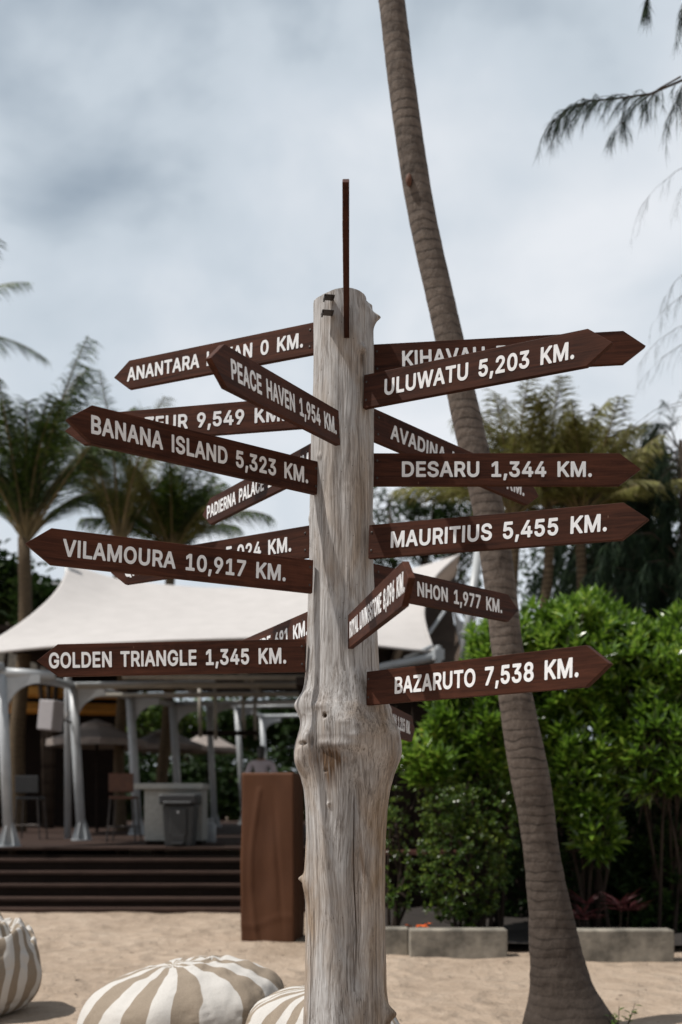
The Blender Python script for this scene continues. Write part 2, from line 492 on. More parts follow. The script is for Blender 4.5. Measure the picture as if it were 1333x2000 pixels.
# ------------------------------------------------------------------ ground
xs = np.concatenate([np.linspace(-400, -14, 24), np.linspace(-12, 12, 161), np.linspace(14, 400, 24)])
ys = np.concatenate([np.linspace(-60, 1, 12), np.linspace(1.5, 14, 130), np.linspace(15, 900, 40)])
GX, GY = np.meshgrid(xs, ys)
GZ = np.zeros_like(GX)
for i in range(GX.shape[0]):
    for j in range(GX.shape[1]):
        x, y = GX[i, j], GY[i, j]
        if abs(x) < 12 and 1 < y < 13.0:
            GZ[i, j] = 0.035 * noise.noise((x * 0.8, y * 0.8, 0)) + 0.022 * noise.noise((x * 2.6, y * 2.6, 3)) + 0.012 * noise.noise((x * 6, y * 6, 7))
g = grid_mesh("sand_ground", GX, GY, GZ, M['sand'])
g['kind'] = 'structure'

# ------------------------------------------------------------------ signpost: driftwood trunk
PD = 3.98
PROF = [(545, 613.5, 727), (572, 612.5, 727), (600, 612.5, 728.5), (650, 613, 730), (700, 613, 731), (760, 612, 731), (800, 611, 731), (850, 608, 731), (900, 607.5, 731),
        (960, 605.5, 730), (1000, 605, 729), (1040, 604.5, 730), (1080, 604, 730), (1130, 603, 731.5), (1170, 601.5, 733), (1220, 600, 737), (1270, 598, 739.5),
        (1310, 596, 742), (1335, 594, 747), (1350, 590, 752), (1362, 582, 756), (1372, 577.5, 760), (1382, 577.5, 763), (1395, 582, 767), (1408, 587.5, 771), (1418, 587, 777), (1432, 583, 782),
        (1450, 577, 785), (1468, 573.5, 786), (1485, 574, 783), (1500, 579, 776), (1515, 586.5, 770), (1540, 593, 763), (1580, 597, 757.5), (1640, 598.5, 754), (1690, 596, 753),
        (1740, 596, 753), (1800, 597.5, 753), (1850, 597, 754), (1900, 596, 755), (1935, 595, 756.5), (1955, 594, 759), (1975, 593, 762), (2000, 592, 764), (2100, 589, 772), (2280, 582, 790)]
CORE = [(545, 56.5), (760, 59.5), (1000, 62), (1200, 67), (1310, 73), (1370, 80), (1440, 90), (1480, 90), (1540, 83), (1640, 78), (1900, 79.5), (2280, 100)]
pj = np.array(PROF, float); cj = np.array(CORE, float)
rows = np.concatenate([np.linspace(594, 1000, 140), np.linspace(1002, 1560, 270), np.linspace(1562, 2000, 170), np.linspace(2006, 2266, 30)])
th = np.concatenate([np.linspace(-1.75, 1.75, 420, endpoint=False), np.linspace(1.75, 2 * math.pi - 1.75, 70, endpoint=False)])
L = np.interp(rows, pj[:, 0], pj[:, 1]); Rr = np.interp(rows, pj[:, 0], pj[:, 2])
k5 = np.ones(5) / 5
L = np.convolve(np.pad(L, 2, 'edge'), k5, 'valid'); Rr = np.convolve(np.pad(Rr, 2, 'edge'), k5, 'valid')
core = np.interp(rows, cj[:, 0], cj[:, 1])
cx = np.interp(rows, [545, 900, 1300, 1450, 1640, 2000, 2280], [671, 669.5, 668.5, 679, 676, 677.5, 685])
px2m = PD / F
TH, RW = np.meshgrid(th, rows)
sin = np.sin(TH)
coreM = np.repeat(core[:, None], len(th), 1)
left = np.repeat((cx - L)[:, None], len(th), 1); right = np.repeat((Rr - cx)[:, None], len(th), 1)
side = np.where(sin < 0, left, right)
w = np.abs(sin) ** 4
rad = (coreM * (1 - w) + side * w)


def bumpat(x, y, amp, sx, sy):
    """a swelling (+) or hollow (-) on the near face, seen about pixel x, y; sizes in pixels"""
    global rad
    c = np.interp(y, rows, cx); r0 = np.interp(y, rows, core)
    t0 = math.asin(max(-1, min(1, (x - c) / r0)))
    dth = (TH - t0 + math.pi) % (2 * math.pi) - math.pi
    gk = np.exp(-(dth * r0 / sx) ** 2 - ((RW - y) / sy) ** 2)
    rad = rad + amp * gk
    return gk


stain = np.zeros_like(rad)
# upper knots
gk = bumpat(707, 702, 7, 8, 9); bumpat(706, 712, -4, 3, 5); stain += 0.7 * np.exp(-((TH - 0.66) / .13) ** 2 - ((RW - 722) / 16) ** 2)
bumpat(728, 625, 9, 9, 13); bumpat(731, 619, 10, 6, 7)
stain += 0.6 * np.exp(-((TH - 1.25) / .25) ** 2 - ((RW - 650) / 22) ** 2)
bumpat(609, 1018, 3, 10, 10)
bumpat(625, 905, 2.5, 6, 6)
bumpat(734, 1024, 5, 5, 4)
# chipped rim on the right of the top
rad -= 9 * np.exp(-((TH - 1.2) / .28) ** 2) * np.clip((614 - RW) / 16, 0, 1)
# long flutes of the grain
fl = np.zeros_like(rad)
for i in range(9):
    t0 = -1.5 + i * 0.37 + 0.1 * math.sin(i * 5)
    tw = t0 + 0.12 * np.sin(RW / 210.0 + i * 1.7)
    fl += (1.5 if i % 2 else -1.6) * np.exp(-((TH - tw) / 0.13) ** 2)
rad += fl * np.clip((RW - 640) / 260, 0.25, 1) * np.where(RW < 1400, 1, 0.45)
# big burl
bumpat(648, 1405, 9, 30, 36); bumpat(690, 1430, 10, 34, 40); bumpat(735, 1455, 6, 26, 34)
bumpat(604, 1455, 8, 12, 34); bumpat(597, 1488, 5, 14, 16)
bumpat(599, 1456, -10, 11, 4.0); bumpat(606, 1455, -6, 4, 3)
bumpat(614, 1452, -9, 3.0, 12); bumpat(608, 1440, 4, 5, 12)
bumpat(640, 1405, -12, 3.2, 4.0)
bumpat(637, 1478, -3.5, 26, 14); bumpat(638, 1508, -4, 4, 3)
bumpat(665, 1460, 5, 40, 10); bumpat(700, 1480, -6, 16, 22)
bumpat(628, 1385, 4, 22, 8)
bumpat(608, 1358, 3.5, 7, 6)
bumpat(581, 1378, 3, 8, 10)
for q in range(16):
    bumpat(rng.uniform(600, 760), rng.uniform(1380, 1500), rng.uniform(-2.5, 2.5), rng.uniform(5, 14), rng.uniform(4, 10))
strk = 0.55 + 0.45 * np.sin(TH * 61 + 3 * np.sin(RW / 37.0)) * np.sin(TH * 23 + 1)
stain += 1.2 * (.55 + .45 * strk) * np.exp(-((TH + 0.40) / .36) ** 2 - ((RW - 1478) / 24) ** 2)
stain += 1.0 * strk * np.exp(-((TH + 0.35) / .34) ** 2) * np.exp(-np.clip(RW - 1490, 0, None) / 45.0) * np.clip((RW - 1470) / 20, 0, 1)
stain += 0.8 * strk * np.exp(-((TH + 0.55) / .22) ** 2 - ((RW - 1385) / 30) ** 2)
stain += 0.5 * strk * np.exp(-((TH - 0.75) / .35) ** 2 - ((RW - 760) / 50) ** 2)
stain += 0.9 * np.exp(-((TH + 0.99) / .08) ** 2 - ((RW - 1457) / 5) ** 2)
stain += 0.9 * np.exp(-((TH + 0.77) / .03) ** 2 - ((RW - 1453) / 10) ** 2)
stain += 1.3 * np.exp(-((TH + 0.45) / .030) ** 2 - ((RW - 1405) / 3.4) ** 2)
stain += 0.55 * np.exp(-((TH + 0.40) / .12) ** 2 - ((RW - 1520) / 22) ** 2)
stain += 0.55 * np.exp(-((TH - 1.15) / .22) ** 2 - ((RW - 1495) / 30) ** 2)
stain += 0.4 * np.exp(-((TH - 0.85) / .1) ** 2 - ((RW - 1400) / 40) ** 2)
# groove between the two lower lobes, with a drying crack in it
sm = np.clip((RW - 1470) / 90, 0, 1); sm = sm * sm * (3 - 2 * sm)
fade = np.clip(1 - (RW - 1640) / 500, 0.35, 1)
rad -= 16 * sm * fade * np.exp(-((TH - 0.20) / .16) ** 2)
rad += 4 * sm * np.exp(-((TH - 0.62) / .25) ** 2) + 3 * sm * np.exp(-((TH + 0.35) / .3) ** 2)
tcr = 0.235 + 0.02 * np.sin(RW / 90.0) + 0.012 * np.sin(RW / 31.0)
ck = np.exp(-((TH - tcr) / .011) ** 2) * np.clip((RW - 1535) / 40, 0, 1) * np.clip((1900 - RW) / 80, 0, 1)
rad -= 5 * ck; stain += 1.2 * ck
tcr = -1.02 + 0.03 * np.sin(RW / 60.0)
ck = np.exp(-((TH - tcr) / .013) ** 2) * np.clip((RW - 1800) / 40, 0, 1)
rad -= 4 * ck; stain += 1.1 * ck
# stub at lower left, sawn knot at lower right
bumpat(599, 1722, 6, 13, 22); bumpat(594, 1716, 11, 6, 7); stain += 0.5 * np.exp(-((TH + 1.2) / .16) ** 2 - ((RW - 1745) / 22) ** 2)
bumpat(645, 1570, 3.5, 4, 4)
bumpat(752, 1972, 9, 14, 20); bumpat(757, 1974, 13, 9, 12)
stain += 1.1 * np.exp(-((TH - 1.36) / .16) ** 2 - ((RW - 1974) / 9) ** 2) + 0.6 * np.exp(-((TH - 1.1) / .2) ** 2 - ((RW - 1995) / 20) ** 2)
for i in range(rad.shape[0]):
    yy = rows[i] / 60.0
    for j in range(0, rad.shape[1]):
        tj = th[j]
        rad[i, j] += 0.9 * noise.noise((math.sin(tj) * 5, math.cos(tj) * 5, yy)) + 0.35 * noise.noise((math.sin(tj) * 40, math.cos(tj) * 40, yy * .5)) + 0.4 * noise.noise((math.sin(tj) * 16, math.cos(tj) * 16, yy * 1.6))
PXw = (np.repeat(cx[:, None], len(th), 1) - CX + rad * np.sin(TH)) * px2m
PYw = PD - rad * np.cos(TH) * px2m
PZw = CH + (HY - RW) * px2m
PZw = np.where(RW < 634, PZw + 0.006 * np.sin(TH * 3 + 1) * np.clip((634 - RW) / 40, 0, 1), PZw)
post_root = thing("signpost", (0.015, PD, 0), "tall weathered driftwood signpost with seventeen brown arrow boards nailed around it", "signpost")
po = grid_mesh("post", PXw[::-1], PYw[::-1], PZw[::-1], M['post'], post_root, closed=True)
pm = po.data
wside = np.clip((np.sin(TH) - .15) / .6, 0, 1) * (np.cos(TH) > -.3) * .8  # browner right side: less weathered wood, with its shade painted in
for nm_, val in (('stain', np.clip(stain, 0, 1)), ('warm_shade', wside)):
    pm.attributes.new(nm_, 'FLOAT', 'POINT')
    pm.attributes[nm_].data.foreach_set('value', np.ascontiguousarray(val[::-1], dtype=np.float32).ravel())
# domed, weathered end grain on top of the post
topz = float(PZw[0].mean()); cxt = float(PXw[0].mean())
tr_, tcn = 10, len(th)
tt = np.linspace(1, 0.0, tr_)
TX = cxt + (PXw[0][None, :] - cxt) * tt[:, None]; TY = PD + (PYw[0][None, :] - PD) * tt[:, None]
TZ = PZw[0][None, :] * tt[:, None] + topz * (1 - tt[:, None]) + 0.012 * (1 - tt[:, None] ** 2)
eg = grid_mesh("end_grain", TX[::-1], TY[::-1], TZ[::-1], M['post'], post_root, closed=True)

# two small iron cleats near the top
for (px_, py_, wd) in ((643, 578, 0.042), (640, 608, 0.046)):
    mb = MB()
    c = P(px_, py_, 3.835)
    mb.box(c + Vector((0, .012, 0)), (wd, 0.042, 0.005), 0.15)
    mb.box(c + Vector((-wd * .42, 0.012, -0.006)), (0.006, 0.038, 0.008), 0.15)
    mb.build("cleat", M['steel'], post_root, bevel=0.002)

# ------------------------------------------------------------------ lettering: outlines of plain grotesque capitals, thousandths of an em
GLYPH = {'A':(480,[[12,-24,88,-24,104,-16,151,116,156,118,324,118,372,-8,380,-20,392,-24,464,-24,476,-20,484,-12,486,8,300,516,288,530,276,533,200,533,188,529,180,520,-7,8,-5,-12],[192,223,190,228,236,364,240,366,289,224]]),'B':(456,[[55,-24,248,-24,316,-17,355,-4,384,13,401,28,422,56,434,84,441,116,439,172,431,200,416,228,396,251,373,268,398,292,415,324,422,360,419,408,409,440,393,468,371,492,340,512,304,526,244,533,60,533,48,530,38,520,36,0,42,-16],[152,82,149,88,149,200,152,206,276,203,307,188,325,164,330,144,328,120,319,104,304,92,264,82],[152,310,149,316,149,424,152,427,268,424,289,416,304,400,311,380,310,356,300,336,284,322,248,310]]),'C':(510,[[257,-31,300,-29,348,-19,380,-5,416,18,449,49,471,81,488,121,497,161,492,175,480,184,400,184,387,173,372,133,349,105,316,86,276,78,236,81,208,91,176,114,155,141,140,173,131,209,128,253,132,301,140,337,156,369,174,393,200,413,224,425,252,430,284,430,320,421,360,393,376,369,388,334,404,324,476,324,488,329,496,341,494,369,476,417,452,455,428,481,402,501,364,521,332,532,284,540,236,538,184,527,136,504,96,472,62,429,38,381,26,345,17,285,17,221,27,161,47,105,76,59,116,19,160,-8,212,-26]]),'D':(502,[[55,-24,248,-23,308,-13,340,-2,385,24,409,44,442,84,467,136,481,192,486,256,481,320,467,376,440,428,407,468,364,500,312,522,256,532,60,533,48,530,38,520,36,0,42,-16],[152,82,149,88,149,424,152,427,240,426,292,414,320,398,340,378,356,352,368,316,374,276,374,232,368,192,357,160,329,120,288,94,236,82]]),'E':(419,[[55,-24,376,-24,388,-21,397,-12,400,60,395,72,384,80,152,82,149,88,151,204,364,206,373,212,379,224,380,276,376,299,360,310,152,310,149,316,149,424,152,427,384,430,397,448,397,492,396,516,384,530,372,533,60,533,48,530,38,520,36,0,42,-16]]),'G':(520,[[258,-31,296,-30,344,-21,388,-3,428,25,458,57,483,101,498,149,502,201,502,261,495,273,484,279,276,279,266,273,259,261,258,197,263,185,280,175,387,173,380,147,368,125,351,105,324,89,296,80,268,77,236,81,208,91,184,107,163,129,141,169,131,209,128,253,131,297,140,337,156,369,174,393,196,412,220,423,248,430,300,427,328,416,352,398,371,373,388,334,400,325,476,324,489,329,498,341,495,369,477,417,452,455,420,487,388,509,348,527,300,538,264,540,208,534,160,518,114,489,78,453,48,406,34,373,20,317,16,253,21,189,35,133,49,101,77,57,116,18,160,-9,212,-26]]),'H':(517,[[55,-24,128,-24,140,-19,148,-8,149,204,152,207,364,207,368,204,368,0,371,-12,380,-21,392,-24,460,-24,476,-15,481,0,481,508,472,528,460,533,392,533,380,530,371,520,368,316,364,313,152,313,149,316,146,520,136,530,124,533,56,533,41,524,36,508,36,0,42,-16]]),'I':(182,[[55,-24,128,-24,140,-17,146,-4,147,508,140,526,124,533,56,533,44,528,36,512,36,0,42,-16]]),'K':(467,[[55,-24,128,-24,146,-12,149,0,149,156,196,205,356,-18,372,-24,448,-24,468,-15,473,0,470,12,276,288,468,494,473,512,463,528,448,533,388,533,360,533,349,528,152,315,149,320,146,520,136,530,124,533,56,533,41,524,36,508,36,0,42,-16]]),'L':(393,[[55,-24,364,-24,380,-16,385,-4,386,60,381,72,370,80,149,84,149,508,144,524,128,533,56,533,44,527,36,512,36,0,42,-16]]),'M':(628,[[55,-24,126,-24,136,-20,145,-8,148,281,264,-11,272,-20,288,-24,344,-24,363,-12,476,276,480,264,481,-8,490,-20,504,-24,572,-24,586,-16,592,0,592,508,584,527,568,533,476,533,457,524,316,158,171,524,156,533,88,533,56,533,41,524,36,508,36,0,42,-16]]),'N':(523,[[55,-24,128,-24,140,-19,148,-8,149,320,152,325,368,-16,388,-24,464,-24,482,-16,488,0,488,508,478,528,464,533,396,533,384,528,375,516,372,183,152,527,136,533,60,533,41,524,36,508,36,0,42,-16]]),'O':(533,[[256,-31,296,-30,348,-19,396,4,440,40,473,81,498,133,512,189,517,253,513,317,499,373,484,407,454,453,418,489,372,518,320,535,268,540,212,534,160,517,116,489,80,453,48,405,35,373,21,317,16,253,20,193,28,157,47,105,78,57,116,19,160,-8,212,-26],[236,81,208,91,184,106,164,127,148,153,131,209,128,253,131,297,147,353,164,381,184,402,208,418,236,428,284,430,312,424,346,405,368,383,384,357,403,297,406,253,402,209,385,153,368,126,348,105,324,90,296,81,268,78]]),'P':(445,[[55,-24,128,-24,146,-12,149,0,150,160,260,162,324,176,376,208,410,252,425,288,432,328,432,368,426,404,412,440,392,470,344,509,304,525,236,533,60,533,48,530,38,520,36,0,42,-16],[152,267,149,272,149,424,152,427,256,426,284,417,302,404,315,380,320,348,314,312,299,288,280,275,256,269]]),'Q':(533,[[396,-72,472,-72,487,-64,493,-52,490,-36,437,36,458,60,486,104,498,132,512,188,516,288,498,376,472,428,441,468,416,490,372,518,320,535,268,540,216,535,184,527,137,504,96,472,62,428,36,376,21,320,16,252,21,188,36,132,50,100,79,56,115,20,140,3,184,-18,240,-30,296,-30,348,-19,382,-64],[240,80,208,91,184,106,164,127,148,153,131,212,128,252,131,296,148,355,164,381,184,402,208,418,236,428,284,430,320,420,347,404,368,383,385,356,403,296,403,212,392,168,368,127,332,174,320,182,244,184,228,177,221,164,223,148,274,80]]),'R':(449,[[55,-24,128,-24,146,-12,152,173,233,172,332,-12,340,-21,352,-24,428,-24,440,-21,449,-12,452,0,449,12,349,196,392,232,420,276,433,332,430,392,420,428,403,460,376,489,344,510,304,525,236,533,60,533,48,530,38,520,36,0,42,-16],[152,280,149,284,149,424,152,427,260,426,288,417,308,400,318,376,320,344,314,316,299,296,280,286,256,281]]),'S':(447,[[208,-33,250,-32,294,-25,334,-11,366,8,408,51,423,83,432,119,432,155,423,195,407,223,382,250,352,271,319,287,178,331,154,345,143,359,141,387,155,411,186,429,222,434,258,430,290,415,307,395,318,363,330,354,402,353,414,357,422,366,424,395,415,431,384,479,358,501,326,520,290,533,250,539,206,539,166,533,126,519,94,501,66,476,46,447,28,391,29,351,41,311,55,287,84,259,150,224,286,182,306,170,318,155,319,123,302,99,270,81,226,74,186,78,154,93,137,111,127,147,114,159,34,161,16,147,16,115,26,79,43,47,67,19,98,-3,134,-20]]),'T':(449,[[188,-24,264,-23,275,-16,281,-4,281,424,288,427,420,427,432,432,441,448,441,508,439,520,428,531,32,533,20,530,10,520,8,448,20,430,168,425,168,0,174,-16]]),'U':(517,[[246,-32,308,-29,376,-6,428,34,464,88,477,128,482,176,482,508,476,524,465,532,388,533,371,520,368,180,364,148,349,116,328,95,296,81,260,76,220,81,189,96,168,116,153,148,149,180,146,520,128,533,60,533,45,528,37,516,36,172,47,104,76,49,124,5,184,-23]]),'V':(480,[[199,-24,280,-24,299,-12,486,500,485,520,472,531,392,533,380,529,373,520,240,139,104,523,88,533,16,533,4,530,-5,520,-7,500,181,-8,188,-19]]),'Y':(472,[[199,-24,272,-24,289,-12,293,0,293,200,476,497,478,516,464,531,380,533,364,527,236,317,106,528,92,533,16,533,4,530,-5,520,-8,508,-5,496,179,200,179,-4,185,-16]]),'W':(686,[[150,-24,232,-24,244,-20,252,-12,340,312,344,315,434,-12,444,-22,456,-24,532,-24,548,-16,694,504,693,516,685,528,672,533,600,533,588,528,582,520,492,175,403,516,395,528,380,533,304,533,292,529,285,520,192,180,104,520,96,529,84,533,16,533,0,527,-7,516,-7,500,132,-8,140,-20]]),'Z':(438,[[37,-24,400,-24,412,-21,420,-13,424,0,424,60,419,72,408,80,167,84,417,448,421,460,421,512,412,528,396,533,40,533,20,523,16,512,16,448,22,436,32,429,264,427,271,424,20,58,17,-4,24,-17]]),'0':(453,[[217,-31,252,-30,300,-18,339,5,372,38,397,81,416,133,426,189,430,253,426,317,415,377,396,429,372,469,340,502,316,518,276,534,228,540,180,535,152,525,116,504,81,469,57,429,38,377,27,317,23,257,27,189,37,133,68,57,96,21,136,-9,176,-25],[208,76,188,85,175,97,151,137,136,205,134,277,142,341,164,397,190,425,228,435,248,432,272,418,288,400,300,377,315,321,319,229,310,165,288,109,272,90,256,80,236,75]]),'1':(453,[[72,-24,392,-24,405,-20,414,-8,415,56,404,75,392,79,300,80,300,508,296,522,284,532,188,531,72,447,63,436,62,352,68,341,80,334,97,336,184,400,188,396,187,80,76,79,60,73,52,56,52,-4,58,-16]]),'2':(453,[[59,-24,392,-24,404,-20,412,-9,413,60,408,72,400,79,209,84,304,183,356,244,388,296,402,336,404,392,390,444,358,488,332,510,304,525,264,537,224,540,184,536,152,527,100,496,76,471,56,437,45,400,41,360,48,345,60,338,128,337,140,341,149,352,155,388,164,408,184,426,208,434,244,433,272,421,290,400,296,372,288,336,264,299,43,60,39,48,40,-4,45,-16]]),'3':(453,[[204,-31,240,-30,280,-24,336,-1,380,37,409,89,416,125,416,165,408,201,393,233,379,253,352,278,320,298,275,313,394,449,397,513,391,525,380,532,68,533,56,529,47,517,45,449,50,437,60,430,235,425,136,312,132,301,132,245,140,230,152,224,232,221,256,215,280,201,296,181,304,153,302,125,293,105,276,89,256,80,228,75,200,76,172,83,152,96,139,113,130,145,116,155,40,156,26,149,19,133,33,73,52,41,75,17,104,-3,140,-19]]),'4':(453,[[277,-24,344,-24,357,-20,367,-4,367,80,420,82,432,89,438,104,438,164,432,179,416,187,367,188,367,320,363,332,352,340,280,342,262,332,257,320,256,187,150,188,334,500,332,521,324,529,312,533,244,533,228,524,15,160,16,100,22,88,32,82,256,81,257,-4,264,-17]]),'5':(453,[[208,-31,264,-27,300,-16,336,4,365,29,391,65,406,101,414,141,415,181,407,225,390,265,364,301,330,329,292,348,260,356,216,358,164,349,172,425,368,428,380,432,391,449,391,509,384,525,372,533,96,533,83,529,73,517,43,257,48,238,64,228,128,221,184,248,212,252,236,251,256,244,276,231,292,210,300,189,303,153,293,117,272,91,240,76,204,76,172,90,154,109,144,142,131,153,56,155,38,141,37,113,46,77,63,45,84,21,112,-1,144,-17]]),'6':(453,[[215,-31,248,-30,285,-23,340,4,367,29,388,58,410,117,413,157,410,197,400,234,380,270,356,296,325,317,292,331,236,341,344,497,345,517,340,526,328,533,252,533,234,525,88,308,57,249,42,197,39,161,43,117,54,81,76,43,100,16,132,-7,168,-23],[224,73,196,79,171,97,153,129,150,161,155,193,172,219,196,235,228,241,260,234,282,217,297,193,303,157,296,121,280,95,252,77]]),'7':(453,[[92,-24,166,-24,178,-21,186,-12,414,440,415,512,402,530,390,533,62,533,50,530,40,520,38,448,44,436,54,429,278,428,284,424,74,9,76,-12]]),'8':(453,[[212,-31,248,-31,292,-23,328,-10,360,8,387,33,407,61,421,97,425,121,423,165,410,205,388,239,357,269,388,308,402,345,405,397,392,445,372,477,332,512,284,533,244,539,188,537,136,520,92,490,62,449,47,397,50,345,64,308,95,269,66,241,49,217,34,181,28,149,28,117,37,81,53,49,77,21,108,-2,144,-18],[196,77,164,90,143,117,141,153,155,181,180,201,216,210,256,207,288,190,304,172,311,149,310,121,300,101,284,88,258,77,228,74],[204,317,178,329,163,349,157,377,164,405,184,425,208,434,244,434,268,425,284,411,293,393,294,369,287,345,274,329,256,319,232,314]]),'9':(453,[[126,-24,204,-24,219,-16,364,200,388,244,406,292,412,328,412,368,405,408,390,444,368,478,340,504,284,532,248,539,204,539,168,532,132,516,84,477,63,448,48,412,40,372,42,312,53,276,72,241,96,214,128,191,160,178,217,168,109,12,106,0,109,-12],[204,271,176,287,158,312,150,344,154,380,168,408,192,428,220,435,252,432,278,416,296,388,303,352,298,320,284,293,262,276,236,268]]),',':(188,[[33,-143,90,-143,106,-131,161,65,159,81,149,93,66,95,54,91,45,81,13,-119,19,-135]]),'.':(188,[[88,-28,118,-25,138,-15,157,8,165,32,163,60,151,84,130,102,106,111,78,109,54,97,34,76,26,52,27,24,39,0,62,-20]])}
CAPH = 0.509 + 0.049


def letter_width(txt, cond):
    x = 0
    for ch in txt:
        x += 300 if ch == ' ' else GLYPH[ch][0] + 22
    return x


def lettering(txt, x0, x1, cap, mirror=False):
    """mesh of the words in the x-z plane, from x0 to x1, capitals cap high, centred on z = 0"""
    cu = bpy.data.curves.new("lettering", 'CURVE')
    cu.dimensions = '2D'; cu.fill_mode = 'BOTH'; cu.extrude = 0.0006
    sz = cap / CAPH / 1000.0
    adv = 0; polys = []
    for ch in txt:
        if ch == ' ':
            adv += 340; continue
        a, loops = GLYPH[ch]
        for lp in loops:
            polys.append([(lp[i] + adv, lp[i + 1]) for i in range(0, len(lp), 2)])
        adv += a + 22
    mnx = min(p[0] for q in polys for p in q); mxx = max(p[0] for q in polys for p in q)
    kx = (x1 - x0) / (mxx - mnx)
    for q in polys:
        sp = cu.splines.new('POLY'); sp.points.add(len(q) - 1); sp.use_cyclic_u = True
        for i, (x, z) in enumerate(q):
            sp.points[i].co = (x0 + (x - mnx) * kx, (z - 254.5) * sz, 0, 1)
    tmp = bpy.data.objects.new("lettering", cu)
    COL.objects.link(tmp)
    me = bpy.data.meshes.new_from_object(tmp.evaluated_get(bpy.context.evaluated_depsgraph_get()))
    bpy.data.objects.remove(tmp); bpy.data.curves.remove(cu)
    me.transform(Matrix.Rotation(R(90), 4, 'X'))
    me.name = "lettering"
    return me


BH, BT, TIPL = 0.129, 0.021, 0.087
# words, post end, shoulder end, hidden length behind the post, text span in photo pixels, label
X0 = 0.0
SIGNS = [
 ("ANANTARA LAYAN 0 KM.", (-0.114, 4.140, 3.333), (-0.965, 4.560, 3.362), 0.06, (252, 595), "arrow board ending 0 KM., topmost of those pointing left"),
 ("TOZEUR 9,549 KM.", (-0.168, 4.110, 3.013), (-1.117, 4.330, 3.024), 0.12, (240, 559), "arrow board ending 9,549 KM., half hidden behind the Banana Island board"),
 ("PEACE HAVEN 1,954 KM.", (-0.015, 3.830, 2.844), (-0.363, 3.060, 2.744), 0.0, (446, 652), "arrow board reading 1,954 KM., jutting forward to the left"),
 ("BANANA ISLAND 5,323 KM.", (-0.095, 3.910, 2.677), (-0.839, 3.340, 2.670), 0.0, (176, 599), "arrow board reading BANANA ISLAND 5,323 KM."),
 ("PADIERNA PALACE 11,020 KM.", (-0.126, 4.120, 2.821), (-0.640, 4.930, 2.847), 0.10, (409, 612), "foreshortened arrow board beginning PADIERNA, pointing away to the left"),
 ("VILAMOURA 10,917 KM.", (-0.113, 3.890, 2.286), (-1.032, 3.540, 2.314), 0.0, (123, 557), "arrow board reading VILAMOURA 10,917 KM."),
 ("QASR AL SARAB 5,024 KM.", (-0.131, 4.070, 2.471), (-0.980, 4.550, 2.465), 0.08, (247, 572), "arrow board ending 5,024 KM., crossed by the Vilamoura board"),
 ("RIVERSIDE 691 KM.", (-0.140, 4.080, 2.118), (-0.574, 4.930, 2.105), 0.10, (468, 606), "arrow board with 691, mostly behind the Golden Triangle board"),
 ("GOLDEN TRIANGLE 1,345 KM.", (-0.140, 3.910, 1.982), (-1.123, 3.960, 1.969), 0.0, (98, 560), "lowest arrow board on the left, reading GOLDEN TRIANGLE 1,345 KM."),
 ("KIHAVAH 3,208 KM.", (0.134, 4.030, 3.191), (1.119, 3.950, 3.208), 0.05, (786, 1160), "arrow board beginning KIHAVAH, topmost of those pointing right"),
 ("ULUWATU 5,203 KM.", (0.093, 3.890, 3.007), (0.856, 3.450, 2.978), 0.0, (754, 1124), "arrow board reading ULUWATU 5,203 KM."),
 ("AVADINA HILLS 16 KM.", (0.136, 4.050, 2.938), (0.878, 4.720, 2.879), 0.08, (760, 1021), "arrow board beginning AVADINA, sloping away behind the Desaru board"),
 ("DESARU 1,344 KM.", (0.133, 4.000, 2.741), (1.116, 4.000, 2.741), 0.04, (785, 1155), "arrow board reading DESARU 1,344 KM."),
 ("MAURITIUS 5,455 KM.", (0.111, 3.860, 2.414), (0.984, 3.470, 2.383), 0.0, (766, 1187), "arrow board reading MAURITIUS 5,455 KM."),
 ("ROYAL LIVINGSTONE 8,096 KM.", (0.037, 3.830, 2.061), (0.185, 2.860, 2.032), 0.0, (689, 798), "arrow board with 8,096 KM., pointing almost straight at the viewer"),
 ("QUY NHON 1,977 KM.", (0.135, 4.020, 2.302), (0.785, 4.720, 2.327), 0.08, (752, 977), "arrow board ending 1,977 KM., in shade and pointing away to the right"),
 ("BAZARUTO 7,538 KM.", (0.106, 3.840, 1.844), (0.756, 3.050, 1.821), 0.0, (776, 1135), "lowest large arrow board on the right, reading BAZARUTO 7,538 KM."),
 ("CHIANG MAI 1,215 KM.", (0.120, 4.07, 1.775), (0.345, 4.98, 1.775), 0.06, (700, 790), "stubby arrow board low behind the post, ending 215 KM."),
]


def board_mesh(x_lo, x_hi, point_left, tip=TIPL):
    h = BH / 2
    if point_left:
        out = [(x_lo - tip, 0), (x_lo, -h), (x_hi, -h), (x_hi, h), (x_lo, h)]
    else:
        out = [(x_lo, -h), (x_hi, -h), (x_hi + tip, 0), (x_hi, h), (x_lo, h)]
    n = len(out)
    vs = [(x, -BT / 2, z) for x, z in out] + [(x, BT / 2, z) for x, z in out]
    fs = [tuple(range(n)), tuple(range(2 * n - 1, n - 1, -1))] + [(i + n, (i + 1) % n + n, (i + 1) % n, i) for i in range(n)]
    me = bpy.data.meshes.new("sign_board")
    me.from_pydata(vs, [], fs)
    me.update()
    return me


def add_board(A, B, x_lo, x_hi, point_left, label):
    """local x runs from A towards B (to the viewer's right), local -y is the lettered face"""
    u = (B - A).normalized()
    back = Vector((0, 0, 1)).cross(u).normalized()
    up = u.cross(back)
    o = link("sign_board", board_mesh(x_lo, x_hi, point_left), M['board'], post_root)
    Mx = Matrix((u, back, up)).transposed()
    o.rotation_euler = Mx.to_euler()
    o.location = A - post_root.location
    bv = o.modifiers.new('bevel', 'BEVEL'); bv.width = 0.0016; bv.segments = 2; bv.limit_method = 'ANGLE'
    o['label'] = label
    return o


